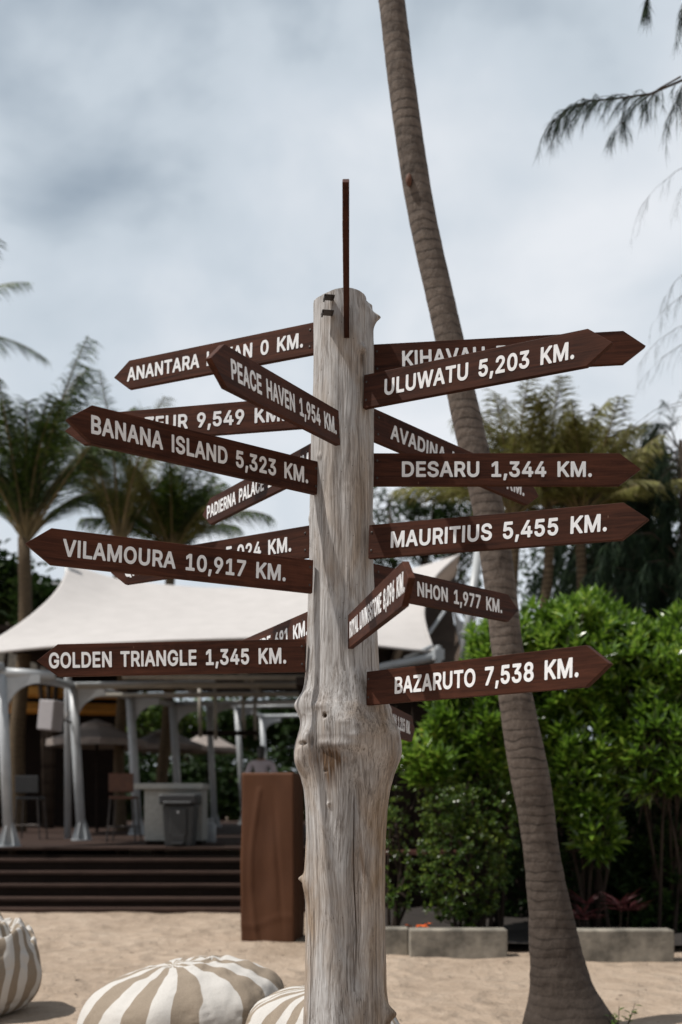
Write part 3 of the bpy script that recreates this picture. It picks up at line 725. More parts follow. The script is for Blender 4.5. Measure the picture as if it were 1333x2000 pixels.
for (txt, p0, p1, ext, span, lab) in SIGNS:
    p0, p1 = Vector(p0), Vector(p1)
    left_ = p1.x < p0.x
    A, B = (p1, p0) if left_ else (p0, p1)
    ln = (B - A).length
    o = add_board(A, B, 0.0 if left_ else -ext, ln + (ext if left_ else 0.0), left_, lab)

    def tpar(X):
        c = X - CX
        return (c * A.y - F * A.x) / (F * (B.x - A.x) - c * (B.y - A.y)) * ln
    t0, t1 = tpar(span[0]), tpar(span[1])
    if txt.startswith("CHIANG"):
        t0 = 0.12; t1 = ln - 0.06
    lm = lettering(txt, t0, t1, 0.0625)
    lo = link("lettering", lm, M['letter'], o)
    lo.location = (0, -BT / 2 - 0.0007, 0)
    # screw heads at the post end
    for dz in (-0.035, 0.035):
        xs_ = (ln - 0.012) if left_ else 0.012
        mbs = MB()
        mbs.lathe((0, 0, 0), [(0.0048, 0), (0.0048, 0.0012), (0.002, 0.0022)], 8)
        so = mbs.build("screw", M['steel'], None)
        so.parent = o; so.location = (xs_, -BT / 2 - 0.0002, dz); so.rotation_euler = (R(90), 0, 0)

# the edge-on board at the very top points straight out towards the viewer
zb = 1.4 + (HY - 660) * 3.86 / F + BH / 2
A = Vector(((677.5 - CX) * 3.86 / F, 3.86, zb)); 
Bq = Vector(((676 - CX) * 3.09 / F, 3.09, zb + 0.004))
o = add_board(A, Bq, -0.03, (A - Bq).length, False, "edge-on arrow board at the very top, pointing straight out")
lm = lettering("MAI KHAO 24 KM.", 0.10, 0.70, 0.0625)
lo = link("lettering", lm, M['letter'], o); lo.location = (0, -BT / 2 - 0.0007, 0)


# ------------------------------------------------------------------ terrace pavilion: deck, steps, columns, pipes, tensile canopy
DZ = 0.78                                            # deck level
pav = thing("pavilion", (-3.0, 14.2, 0), "open beach pavilion with white columns, dark wood steps and a pale tensile canopy", "pavilion")
mb = MB()
yd = 14.2
X_L, X_R = -10.0, 1.9
nb = 0
y = yd
while y < 36:
    mb.box(((X_L + X_R) / 2, y + .07, DZ - .02), (X_R - X_L, .136, .04))
    y += .142; nb += 1
mb.build("deck", M['deck'], pav, bevel=.004, seg=1)
mb = MB()
mb.box(((X_L + X_R) / 2, yd + .03, DZ / 2 - .06), (X_R - X_L, .04, DZ - .10))
mb.build("fascia", M['darkwall'], pav)
RI = DZ / 5
for i in range(1, 5):
    zt = DZ - RI * i
    yf = yd - .27 * i
    mb = MB()
    for s_ in range(2):
        mb.box(((X_L + X_R) / 2, yf + .068 + .136 * s_, zt - .02), (X_R - X_L, .128, .04))
    o = mb.build("step", M['deck'], pav, bevel=.004, seg=1)
    mr = MB(); mr.box(((X_L + X_R) / 2, yf + .05, zt / 2 - .03), (X_R - X_L, .03, zt - .03))
    mr.build("riser", M['darkwall'], o)
mb = MB(); mb.box(((X_L + X_R) / 2, yd - .27 * 4 - .14, .02), (X_R - X_L, .20, .05)); mb.build("step", M['deck'], pav, bevel=.004)

COLS = [(4, 1318, 18, 14.5, 20), (143, 1345, 160, 17.0, 17.5), (255, 1365, 270, 20.0, 17), (338, 1380, 352, 23.0, 15), (408, 1376, 420, 27.0, 12), (463, 1384, 477, 30, 10), (512, 1402, 523, 33, 10)]
tops = []
for (xt, yt, xb, d, wpx) in COLS:
    k = d / F
    r = wpx * k / 2
    b = Vector(((xb - CX) * k, d, DZ)); t = P(xt, yt, d)
    tops.append(t)
    mb = MB(); mb.tube([b, b.lerp(t, .5), t], r, 20)
    c = mb.build("column", M['paint'], pav, smooth=True)
    for p_ in c.data.polygons:
        if len(p_.vertices) > 4: p_.use_smooth = False
    mb = MB()                                        # flared base: six gusset fins on a plate
    mb.lathe(b + Vector((0, 0, .0)), [(r * 2.3, 0.0), (r * 2.3, .018), (r * 1.1, .02)], 20)
    for q in range(6):
        a = q * math.pi / 3 + .3
        u = Vector((math.cos(a), math.sin(a), 0)); s_ = Vector((-u.y, u.x, 0)) * .007
        p0, p1, p2 = b + u * r * .6 + Vector((0, 0, .02)), b + u * r * 2.15 + Vector((0, 0, .02)), b + u * r * .6 + Vector((0, 0, .40))
        p3 = b + u * r * 1.95 + Vector((0, 0, .09))
        mb.add([p0 - s_, p1 - s_, p3 - s_, p2 - s_, p0 + s_, p1 + s_, p3 + s_, p2 + s_], [(3, 2, 1, 0), (4, 5, 6, 7), (0, 1, 5, 4), (1, 2, 6, 5), (2, 3, 7, 6), (3, 0, 4, 7)])
    mb.build("base_plate", M['paint'], c)
    # arched web plate at the head, on the right
    mb = MB()
    Wd, Hh = .50 * (1 if d < 24 else 1.1), .56
    n = 12
    ang = [q * math.pi / 2 / n for q in range(n + 1)]
    pr = [(0, 0), (Wd, 0), (Wd, -.12)] + [(Wd - (Wd - .02) * math.sin(a), -Hh + (Hh - .12) * math.cos(a)) for a in ang][1:] + [(0, -Hh)]
    vs = [t + Vector((r * .8 + x, -.012, z)) for x, z in pr] + [t + Vector((r * .8 + x, .012, z)) for x, z in pr]
    m_ = len(pr)
    mb.add(vs, [tuple(range(m_))[::-1], tuple(range(m_, 2 * m_))] + [(i, (i + 1) % m_, (i + 1) % m_ + m_, i + m_) for i in range(m_)])
    mb.build("bracket", M['paint'], c)

def pipe(a, b, r, mat='paint', name="beam"):
    mb = MB(); mb.tube([a, b], r, 14); return mb.build(name, M[mat], pav, smooth=True)
for a, b in zip(tops[:-1], tops[1:]):
    pipe(a + Vector((0, 0, .05)), b + Vector((0, 0, .05)), .065)
pipe(tops[0] + Vector((0, 0, .10)), P(-120, 1290, 13.8), .08)
pipe(tops[0] + Vector((-.1, 0, .04)), tops[0] + Vector((.75, .1, .0)), .075)
for i, t in enumerate(tops[1:], 1):
    pipe(t + Vector((-.05, 0, .05)), t + Vector((2.2 + .2 * i, .2, .12)), .055)
pipe(P(150, 1340, 16.4), P(640, 1338, 16.4), .05, 'pipe'); pipe(P(180, 1358, 17.6), P(660, 1356, 17.6), .04, 'pipe')
pipe(P(240, 1322, 15.6), P(660, 1324, 15.6), .045, 'pipe')
for (x, y0_, y1_, d) in ((390, 1340, 1440, 19), (420, 1340, 1445, 19.4), (475, 1352, 1440, 20), (498, 1352, 1445, 20.5)):
    pipe(P(x, y0_, d), P(x + 2, y1_, d), .035, 'pipe', "hanger")
mb = MB(); mb.box(P(440, 1432, 19.7), (1.3, .5, .06)); mb.build("hanging_shelf", M['darkwall'], pav)

# canopy: one doubly curved sheet between four edge curves
def curve(pts, n):
    pts = [Vector(p) for p in pts]
    out = []
    m_ = len(pts) - 1
    for i in range(n):
        x = i / (n - 1) * m_; k = min(int(x), m_ - 1); f = x - k
        p0, p1, p2, p3 = pts[max(k - 1, 0)], pts[k], pts[k + 1], pts[min(k + 2, m_)]
        out.append(.5 * ((2 * p1) + (p2 - p0) * f + (2 * p0 - 5 * p1 + 4 * p2 - p3) * f * f + (3 * p1 - p0 - 3 * p2 + p3) * f ** 3))
    return np.array([list(p) for p in out])
NU, NV = 60, 28
Bc = curve([P(-75, 1283, 14.6), P(60, 1267, 14.5), P(200, 1257, 14.4), P(400, 1249, 14.3), P(600, 1247, 14.3), P(740, 1262, 14.3), P(848, 1274, 14.4)], NU)
Tc = curve([P(136, 1100, 18.0), P(230, 1130, 18.3), P(340, 1143, 18.5), P(460, 1148, 18.6), P(620, 1140, 18.4), P(780, 1116, 18.2), P(897, 1083, 18.0)], NU)
Lc = curve([P(-75, 1283, 14.6), P(0, 1242, 15.3), P(65, 1197, 16.1), P(112, 1150, 17.0), P(136, 1100, 18.0)], NV)
Rc = curve([P(848, 1274, 14.4), P(832, 1225, 15.2), P(829, 1185, 15.9), P(848, 1130, 16.9), P(897, 1083, 18.0)], NV)
u = np.linspace(0, 1, NU)[None, :, None]; v = np.linspace(0, 1, NV)[:, None, None]
C = (1 - v) * Bc[None] + v * Tc[None] + (1 - u) * Lc[:, None] + u * Rc[:, None] - ((1 - u) * (1 - v) * Bc[0] + u * (1 - v) * Bc[-1] + (1 - u) * v * Tc[0] + u * v * Tc[-1])
cano = grid_mesh("canopy", C[..., 0], C[..., 1], C[..., 2], M['canvas'], pav)
sd_ = cano.modifiers.new('thickness', 'SOLIDIFY'); sd_.thickness = .012
mb = MB(); mb.tube([Vector(p) for p in Bc[::3]], .022, 8); mb.build("hem", M['canvas'], cano, smooth=True)
mb = MB(); mb.tube([Vector(p) for p in Rc], .02, 8); mb.build("hem", M['canvas'], cano, smooth=True)
# second sail: its shaded underside curves away behind the right edge
B2 = curve([P(800, 1330, 15.6), P(860, 1318, 15.8), P(915, 1300, 16.0)], 16)
T2 = curve([P(800, 1150, 19.4), P(850, 1100, 19.2), P(898, 1082, 18.6)], 16)
L2 = curve([P(800, 1330, 15.6), P(800, 1240, 17.5), P(800, 1150, 19.4)], 16)
R2 = curve([P(915, 1300, 16.0), P(893, 1240, 16.7), P(884, 1180, 17.4), P(898, 1082, 18.6)], 16)
u = np.linspace(0, 1, 16)[None, :, None]; v = np.linspace(0, 1, 16)[:, None, None]
C2 = (1 - v) * B2[None] + v * T2[None] + (1 - u) * L2[:, None] + u * R2[:, None] - ((1 - u) * (1 - v) * B2[0] + u * (1 - v) * B2[-1] + (1 - u) * v * T2[0] + u * v * T2[-1])
s2 = grid_mesh("canopy_wing", C2[..., 0], C2[..., 1], C2[..., 2], M['canvas_shaded'], pav)
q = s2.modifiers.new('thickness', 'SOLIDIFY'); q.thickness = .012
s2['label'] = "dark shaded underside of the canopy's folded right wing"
B3 = curve([P(905, 1296, 16.6), P(930, 1300, 16.8), P(965, 1310, 17.2)], 10)
T3 = curve([P(884, 1180, 18.4), P(905, 1215, 18.4), P(975, 1225, 18.6)], 10)
C3 = np.linspace(0, 1, 10)[:, None, None]; C3 = (1 - C3) * B3[None] + C3 * T3[None]
s3 = grid_mesh("canopy_flap", C3[..., 0], C3[..., 1], C3[..., 2], M['canvas'], pav)
q = s3.modifiers.new('thickness', 'SOLIDIFY'); q.thickness = .012
# masts and struts
def rod(name, pts, r, mat='paint'):
    mb = MB(); mb.tube([Vector(p) for p in pts], r, 16); return mb.build(name, M[mat], pav, smooth=True)
a = P(133, 1095, 17.8); rod("mast", [Vector((a.x, a.y, DZ)), a + Vector((0, 0, .15))], .06)
rod("mast", [P(900, 1330, 16.0), P(936, 1070, 16.2)], .075)
rod("strut", [P(690, 1318, 14.6), P(760, 1300, 14.5), P(850, 1282, 14.4)], .062)
rod("strut", [P(790, 1286, 14.45), P(845, 1262, 14.4)], .030)
rod("strut", [P(800, 1292, 15.2), P(868, 1195, 16.5)], .028)
rod("strut", [P(900, 1240, 16.4), P(960, 1165, 16.8)], .028)
mb = MB(); mb.box(P(856, 1279, 14.36), (.16, .10, .16), 0.4); mb.lathe(P(856, 1279, 14.36) - Vector((0, 0, .13)), [(.05, 0), (.05, .26)], 14); mb.build("clamp", M['paint'], pav, bevel=.01)
# added roof over the rear terrace, shaped to keep the interior dark
mb = MB()
for i in range(17):
    mb.box((-2.05, 19.2 + i * .62, 4.75 + .01 * (i % 2)), (10.3, .60, .10))
mb.build("roof", M['darkwall'], pav)
for x in (-4.2, -2.4, -.6, 1.2):
    mb = MB(); mb.box((x, 24.2, 4.60), (.12, 10.4, .18)); mb.build("added_rafter", M['pipe'], pav)

# ------------------------------------------------------------------ hut with amber eaves far left, and dark bar hut at right
hut = thing("beach_hut", (P(60, 1600, 26).x, 26, 0), "dark hut with amber timber eaves beyond the left columns", "hut")
mb = MB()
k = 26 / F
for (y0_, y1_, dz, x1) in ((1336, 1352, 0, 235), (1368, 1384, .4, 250)):
    a, b = P(-260, (y0_ + y1_) / 2, 25.4 + dz), P(x1, (y0_ + y1_) / 2 + 12, 25.4 + dz)
    c = (a + b) / 2
    for s_ in range(3):
        mb.box(c + Vector((0, .12 * s_, .085 * s_ - .07)), ((b - a).length, .16, .07), M=Matrix.Rotation(.02, 3, 'Y') @ Matrix.Rotation(-.5, 3, 'X'))
mb.build("eaves", M['amber'], hut)
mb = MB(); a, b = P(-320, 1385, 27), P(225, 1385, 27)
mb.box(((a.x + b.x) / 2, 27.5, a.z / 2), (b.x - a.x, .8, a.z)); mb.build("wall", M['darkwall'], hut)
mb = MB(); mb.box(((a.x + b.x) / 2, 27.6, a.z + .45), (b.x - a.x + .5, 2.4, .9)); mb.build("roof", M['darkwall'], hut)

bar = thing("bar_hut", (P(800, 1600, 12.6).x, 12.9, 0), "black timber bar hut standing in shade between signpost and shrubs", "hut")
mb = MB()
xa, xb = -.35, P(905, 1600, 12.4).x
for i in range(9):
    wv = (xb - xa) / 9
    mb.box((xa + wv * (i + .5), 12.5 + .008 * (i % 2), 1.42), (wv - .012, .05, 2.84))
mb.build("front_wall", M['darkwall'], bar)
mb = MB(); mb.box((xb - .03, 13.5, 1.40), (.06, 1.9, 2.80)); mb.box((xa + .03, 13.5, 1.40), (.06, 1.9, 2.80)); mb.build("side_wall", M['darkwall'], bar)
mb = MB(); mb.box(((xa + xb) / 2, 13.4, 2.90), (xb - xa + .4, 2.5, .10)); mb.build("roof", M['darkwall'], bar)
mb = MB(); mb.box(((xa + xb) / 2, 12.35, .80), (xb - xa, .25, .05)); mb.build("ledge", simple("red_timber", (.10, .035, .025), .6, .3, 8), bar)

# distant grey roofed house at far left
hs = thing("house", (P(75, 1600, 60).x, 60, 0), "distant building with a plain grey roof behind the far left palm trunk", "building")
mb = MB(); a, b = P(-120, 1200, 60), P(165, 1200, 60)
mb.box(((a.x + b.x) / 2, 64, a.z / 2), (b.x - a.x, 8, a.z)); mb.build("wall", M['concrete'], hs)
mb = MB(); z0, z1 = a.z, P(0, 1105, 60).z
mb.add([(a.x - .6, 59.4, z0), (b.x + .6, 59.4, z0), (b.x + .6, 68.6, z0), (a.x - .6, 68.6, z0), (a.x + 1, 64, z1), (b.x - 1, 64, z1)], [(0, 1, 5, 4), (2, 3, 4, 5), (1, 2, 5), (3, 0, 4), (3, 2, 1, 0)])
mb.build("roof", M['roofgrey'], hs)

# ------------------------------------------------------------------ parasols
def parasol(px, yt, yr, d, rpx, label):
    k = d / F
    top = P(px, yt, d); rim = P(px, yr, d)
    r = rpx * k
    o = thing("parasol", (top.x, d, DZ if d < 36 else 0), label, "parasol", "parasols on the terrace")
    mb = MB()
    n = 8
    def ring(rr_, z, sag):
        pts = []
        for i in range(n * 4):
            a = 2 * math.pi * i / (n * 4) + .3
            f = (i % 4) / 4.0
            s_ = 1 - sag * math.sin(math.pi * f)
            pts.append(Vector((top.x + rr_ * s_ * math.cos(a), d + rr_ * s_ * math.sin(a), z)))
        return pts
    H = top.z - rim.z
    rs = [ring(.04, top.z, 0), ring(.30 * r, top.z - H * .22, .03), ring(.32 * r, top.z - H * .34, .03), ring(.65 * r, top.z - H * .70, .05), ring(r, rim.z, .06), ring(r, rim.z - .13, .06)]
    vs = [p for q in rs for p in q]; m_ = n * 4
    mb.add(vs, [(i * m_ + j, i * m_ + (j + 1) % m_, (i + 1) * m_ + (j + 1) % m_, (i + 1) * m_ + j) for i in range(len(rs) - 1) for j in range(m_)])
    cn = mb.build("shade", M['parasol'], o)
    q = cn.modifiers.new('t', 'SOLIDIFY'); q.thickness = .01
    mb = MB(); mb.tube([Vector((top.x, d, DZ)), top - Vector((0, 0, .05))], .035, 10); mb.build("pole", M['darkwall'], o)
    mb = MB()
    for i in range(n):
        a = 2 * math.pi * i / n + .3
        mb.tube([top - Vector((0, 0, .08)), Vector((top.x + r * .97 * math.cos(a), d + r * .97 * math.sin(a), rim.z - .03))], .012, 5)
    mb.build("ribs", M['darkwall'], o)
parasol(190, 1406, 1447, 22.0, 95, "grey parasol farthest left, shaded under the columns")
parasol(322, 1424, 1458, 28.0, 88, "sunlit beige parasol between the third and fourth columns")
parasol(405, 1428, 1462, 31.0, 66, "small beige parasol farthest from the viewer, right of the sunlit one")

# ------------------------------------------------------------------ counter, bin, stools, canister, loudspeaker
ctr = thing("bar_counter", (P(335, 1600, 15).x, 15.1, DZ), "pale speckled stone counter on the deck behind the grey pedal bin", "counter")
k = 15.0 / F
xl, xr = (282 - CX) * k, (396 - CX) * k
zt = CH + (HY - 1530) * k
mb = MB(); mb.box(((xl + xr) / 2, 15.3, (DZ + zt - .09) / 2 + .03), (xr - xl, .56, zt - .09 - DZ - .06)); mb.build("body", M['stone'], ctr, bevel=.01)
mb = MB(); mb.box(((xl + xr) / 2 - .06, 15.28, zt - .045), (xr - xl + .16, .70, .09)); mb.build("top", M['stone'], ctr, bevel=.012)
mb = MB(); mb.box(((xl + xr) / 2, 15.32, DZ + .03), (xr - xl - .05, .50, .06)); mb.build("plinth", M['darkwall'], ctr)

bn = thing("pedal_bin", (P(349, 1600, 14.55).x, 14.6, DZ), "dark grey pedal bin standing in front of the pale counter", "bin")
k = 14.5 / F
xl, xr = (319 - CX) * k, (382 - CX) * k
w_ = xr - xl; xm = (xl + xr) / 2
hb = .60
mb = MB()
pr = [(.84, DZ), (1.0, DZ + hb)]
vs = []
for s_, z in pr:
    vs += [(xm - w_ / 2 * s_, 14.42, z), (xm + w_ / 2 * s_, 14.42, z), (xm + w_ / 2 * s_, 14.42 + .46 * s_, z), (xm - w_ / 2 * s_, 14.42 + .46 * s_, z)]
mb.add(vs, [(3, 2, 1, 0), (4, 5, 6, 7), (0, 1, 5, 4), (1, 2, 6, 5), (2, 3, 7, 6), (3, 0, 4, 7)])
mb.box((xm, 14.405, DZ + .36), (w_ * .55, .03, .40))
mb.build("body", M['binm'], bn, bevel=.02)
mb = MB(); mb.box((xm, 14.65, DZ + hb + .085), (w_ + .08, .56, .15)); mb.box((xm, 14.37, DZ + hb + .03), (w_ * .9, .06, .06)); mb.build("lid", M['blackp'], bn, bevel=.03, seg=3)
mb = MB(); mb.box((xm, 14.34, DZ + .05), (.17, .14, .03)); mb.box((xm, 14.40, DZ + .10), (.20, .03, .14)); mb.build("pedal", M['blackp'], bn, bevel=.008)
mb = MB(); mb.lathe((0, 0, 0), [(.022, 0), (.022, .003)], 3)
em = mb.build("emblem", M['letter'], None); em.parent = bn; em.location = (xm - bn.location.x, 14.388 - bn.location.y, .50); em.rotation_euler = (R(90), R(90), 0)

def stool(px, d, yback, label, mat):
    k = d / F
    x = (px - CX) * k
    o = thing("bar_stool", (x, d, DZ), label, "stool", "bar stools on the terrace")
    hs_ = .72
    mb = MB(); mb.box((x, d, DZ + hs_), (.40, .40, .05)); mb.build("seat", mat, o, bevel=.01)
    mb = MB(); mb.box((x, d - .21, DZ + hs_ + .24), (.40, .03, .30)); mb.build("backrest", mat, o, bevel=.01)
    for sx in (-1, 1):
        for sy in (-1, 1):
            mb = MB(); mb.tube([(x + sx * .23, d + sy * .23, DZ), (x + sx * .18, d + sy * .19, DZ + hs_ - .02)], .014, 8); mb.build("leg", M['steel'], o)
    mb = MB()
    for sy in (-1, 1): mb.tube([(x - .22, d + sy * .22, DZ + .25), (x + .22, d + sy * .22, DZ + .25)], .010, 6)
    mb.build("footrest", M['steel'], o)
stool(243, 16.2, 1530, "bar stool with an orange brown back, left of the pale counter", simple("rust_leather", (.085, .028, .011), .6, .25, 6))
stool(60, 17.5, 1440, "black bar stool in shade right of the leftmost column", M['blackp'])
cn = thing("canister", (P(411, 1640, 16).x, 16, DZ), "small white canister on the deck right of the counter", "canister")
mb = MB(); mb.lathe((cn.location.x, 16, DZ), [(.085, 0), (.095, .02), (.095, .27), (.085, .30), (.05, .33)], 20); mb.build("body", M['paint'], cn, smooth=True)
mb = MB(); mb.lathe((cn.location.x, 16, DZ + .33), [(.055, 0), (.055, .05), (.03, .06)], 16); mb.build("cap", M['paint'], cn)

sp_ = thing("loudspeaker", P(100, 1398, 16.6), "pale boxy loudspeaker hung tilted between the two left columns", "speaker")
rm = Matrix.Rotation(.09, 3, 'Y') @ Matrix.Rotation(-.35, 3, 'Z')
mb = MB(); mb.box(sp_.location, (.30, .30, .50), M=rm); mb.build("cabinet", simple("pale_grille", (.36, .34, .35), .8, .1, 40), sp_, bevel=.02)
mb = MB(); mb.tube([Vector(sp_.location) + Vector((.15, .1, -.05)), P(143, 1412, 17.0)], .02, 8); mb.tube([Vector(sp_.location) + Vector((.14, .1, -.18)), P(128, 1400, 16.9), P(146, 1380, 17.0)], .012, 6); mb.build("bracket", M['steel'], sp_)

# ------------------------------------------------------------------ tall box under a brown cloth
bx = thing("covered_box", (-.68, 10.2, 0), "tall upright box draped in brown cloth, between the steps and the signpost", "covered box")
d0 = 9.97
k = d0 / F
hw, hd, Hb = .262, .25, 1.71
rot = -0.16
n_side = 26
per = []
corner = [(-hw, -hd), (hw, -hd), (hw, hd), (-hw, hd)]
for a, b in zip(corner, corner[1:] + corner[:1]):
    for i in range(n_side):
        f = i / n_side
        per.append((a[0] + (b[0] - a[0]) * f, a[1] + (b[1] - a[1]) * f))
per = np.array(per)
zz = np.linspace(0, Hb, 60)
XX = np.zeros((60, len(per))); YY = XX.copy(); ZZ = XX.copy()
cxb = (531 - CX) * k; cyb = d0 + .27
for i, z in enumerate(zz):
    fz = z / Hb
    for j, (x, y) in enumerate(per):
        # drapery folds that run down and slightly across, growing to the hem
        s_ = x * 1.0 - y * .8
        fold = (1 - fz) ** .7 * (.006 * math.sin(16 * s_ + 2.6 * (1 - fz) + 1.2) + .003 * math.sin(34 * s_ - 3 * fz)) + .008 * noise.noise((x * 6, y * 6, z * 3))
        f2 = .005 * math.exp(-((z - .22 - .05 * math.sin(9 * x)) / .03) ** 2) + .011 * math.exp(-((x + .07 * math.sin(z * 2.2) + .10) / .02) ** 2) * (fz < .9)
        f2 -= .012 * math.exp(-((x - .16 + .12 * fz) / .018) ** 2) * math.sin(math.pi * min(1, fz * 1.1))
        sc_ = 1 + .045 * (1 - fz)
        nrm = Vector((x / hw if abs(x) > hw * .99 else 0, y / hd if abs(y) > hd * .99 else 0))
        px_ = x * sc_ + nrm.x * (fold + f2 * .3); py_ = y * sc_ + nrm.y * (fold + f2)
        XX[i, j] = cxb + px_ * math.cos(rot) - py_ * math.sin(rot); YY[i, j] = cyb + px_ * math.sin(rot) + py_ * math.cos(rot); ZZ[i, j] = z + .004
grid_mesh("cloth_cover", XX, YY, ZZ, M['cloth'], bx, closed=True, caps=True)
for p_ in bx.children[0].data.polygons:
    if len(p_.vertices) > 4: p_.use_smooth = False
# ------------------------------------------------------------------ bean bags
def bean(name, c, r, h, label, mat, apex=(0, 0), teardrop=.5, swirl=0.0, seed=0, rotz=0.0, squash=1.0):
    n, m_ = 130, 150
    th = np.linspace(0, 2 * math.pi, m_, endpoint=False)
    tt = np.linspace(0, 1, n)
    X = np.zeros((n, m_)); Y = X.copy(); Z = X.copy()
    for i, t in enumerate(tt):
        # profile from the ground outwards and up to the gathered top
        a = -math.pi / 2 + math.pi * t
        pr = math.cos(a); pz = (math.sin(a) + 1) / 2
        pr = pr ** (.55 if pz < .5 else .55 + teardrop * .55 * (pz - .5) * 2)
        pz = pz ** .95
        for j, q in enumerate(th):
            w = max(0, (pz - .35)) / .65
            f = 1 + .028 * math.sin(6 * q + seed + 3 * pz) + .06 * w * noise.noise((math.cos(q) * 3.2, math.sin(q) * 3.2, pz * 2 + seed)) + .035 * noise.noise((math.cos(q) * 1.7, math.sin(q) * 1.7, pz * 3 + seed * 3))
            f += .075 * w * (abs(noise.noise((math.cos(q + pz * 1.2) * 4.5, math.sin(q + pz * 1.2) * 4.5, pz * 1.2 + seed))) - .2)
            f -= .034 * w * max(0, 1 - abs(noise.noise((math.cos(q) * 6 + pz * 3, math.sin(q) * 6 - pz * 2, pz * 1.5 + seed * 2))) * 7)
            f -= .035 * math.exp(-((pz - .18) / .03) ** 2) * (.5 + .5 * math.sin(13 * q))
            rr_ = r * pr * f
            dz = swirl * (math.sin(5 * q + 22 * pr) * .5 + noise.noise((math.cos(q) * 2, math.sin(q) * 2, 9 * pr))) * max(0, pz - .6) * 2.2
            q2 = q + rotz
            X[i, j] = rr_ * math.cos(q2) + apex[0] * pz ** 2.2
            Y[i, j] = rr_ * math.sin(q2) * squash + apex[1] * pz ** 2.2
            Z[i, j] = h * pz + dz * h + .012 * w * noise.noise((X[i, j] * 9, Y[i, j] * 9, seed))
    o = grid_mesh(name, X + c[0], Y + c[1], Z + c[2], mat, None, closed=True, base=c)
    return tag(o, label, "bean bag", "striped bean bags on the sand")
dm = 5.25; k = dm / F
bean("bean_bag", ((338 - CX) * k, dm, 0.0), .52, .575, "large plump striped bean bag in front, left of the signpost", M['stripe'], (.19, .06), 1.0, .02, 1, .5)
dl = 6.6; k = dl / F
bean("bean_bag", ((-38 - CX) * k, dl, 0.0), .40, .60, "striped bean bag with a rumpled folded top at the left edge", M['stripe2'], (0, 0), -.25, .12, 2, .2)
dr = 4.68; k = dr / F
bean("bean_bag", ((640 - CX) * k, dr, 0.0), .385, .535, "low striped bean bag directly behind the signpost's foot", M['stripe2'], (-.05, .02), .7, 0, 3, 1.1)

# ------------------------------------------------------------------ person behind the box, back to the viewer
pd = 17.0
pr_ = tag(bpy.data.objects.new("person", None), "person with dark hair in a pale shirt, back turned, standing behind the covered box", "person")
COL.objects.link(pr_)
px0 = (511 - CX) * pd / F
pr_.location = (px0, pd, DZ); pr_.scale = (1.0, .95, .95)
def skin_body(name, joints, edges, mat, parent):
    me = bpy.data.meshes.new(name)
    me.from_pydata([j[0] for j in joints], edges, [])
    o = link(name, me, mat, parent)
    o.modifiers.new('skin', 'SKIN')
    if not me.skin_vertices: 
        me.attributes.new if False else None
    bpy.context.view_layer.update()
    return o
def skinned(name, joints, edges, mat, parent, sub=2):
    bmm = bmesh.new()
    lay = bmm.verts.layers.skin.verify()
    vs = []
    for (p, r) in joints:
        v_ = bmm.verts.new(p); v_[lay].radius = (r if hasattr(r, '__len__') else (r, r)); vs.append(v_)
    vs[0][lay].use_root = True
    for a, b in edges: bmm.edges.new((vs[a], vs[b]))
    me = bpy.data.meshes.new(name); bmm.to_mesh(me); bmm.free()
    o = link(name, me, mat, parent)
    o.modifiers.new('skin', 'SKIN'); s_ = o.modifiers.new('sub', 'SUBSURF'); s_.levels = sub; s_.render_levels = sub
    me2 = bpy.data.meshes.new_from_object(o.evaluated_get(bpy.context.evaluated_depsgraph_get()))
    o.modifiers.clear(); o.data = me2
    if not me2.materials: me2.materials.append(mat)
    me2.polygons.foreach_set('use_smooth', [True] * len(me2.polygons))
    return o
J = [((0, 0, .92), (.125, .095)), ((0, 0, 1.10), (.115, .085)), ((0, 0, 1.30), (.135, .095)), ((0, 0, 1.40), (.09, .07)), ((0, .0, 1.47), .05), ((0, .01, 1.54), (.062, .075)), ((0, .0, 1.63), (.072, .088)), ((0, .0, 1.69), (.05, .06)),
     ((.17, 0, 1.36), .055), ((.23, -.02, 1.10), .042), ((.20, .16, .92), .032), ((.18, .24, .90), (.036, .018)),
     ((-.17, 0, 1.36), .055), ((-.24, -.02, 1.10), .042), ((-.20, .15, .92), .032), ((-.18, .23, .90), (.036, .018)),
     ((.09, 0, .85), .085), ((.10, -.01, .48), .058), ((.10, .02, .09), .04), ((.11, .14, .04), .035),
     ((-.09, 0, .85), .085), ((-.10, -.01, .48), .058), ((-.10, .02, .09), .04), ((-.11, .14, .04), .035)]
E_ = [(0, 1), (1, 2), (2, 3), (3, 4), (4, 5), (5, 6), (6, 7), (3, 8), (8, 9), (9, 10), (10, 11), (3, 12), (12, 13), (13, 14), (14, 15), (0, 16), (16, 17), (17, 18), (18, 19), (0, 20), (20, 21), (21, 22), (22, 23)]
skinned("body", J, E_, M['skin'], pr_)
Js = [((0, 0, .88), (.15, .115)), ((0, 0, 1.10), (.14, .105)), ((0, 0, 1.30), (.155, .112)), ((0, 0, 1.40), (.11, .085)), ((.18, 0, 1.365), .07), ((.24, -.02, 1.12), .058), ((.22, .10, .98), .05), ((-.18, 0, 1.365), .07), ((-.25, -.02, 1.12), .058), ((-.22, .10, .98), .05)]
skinned("shirt", Js, [(0, 1), (1, 2), (2, 3), (3, 4), (4, 5), (5, 6), (3, 7), (7, 8), (8, 9)], M['shirt'], pr_)
skinned("trousers", [((0, 0, .93), (.14, .11)), ((.09, 0, .84), .10), ((.10, -.01, .48), .075), ((.10, .02, .10), .06), ((-.09, 0, .84), .10), ((-.10, -.01, .48), .075), ((-.10, .02, .10), .06)], [(0, 1), (1, 2), (2, 3), (0, 4), (4, 5), (5, 6)], M['trousers'], pr_)
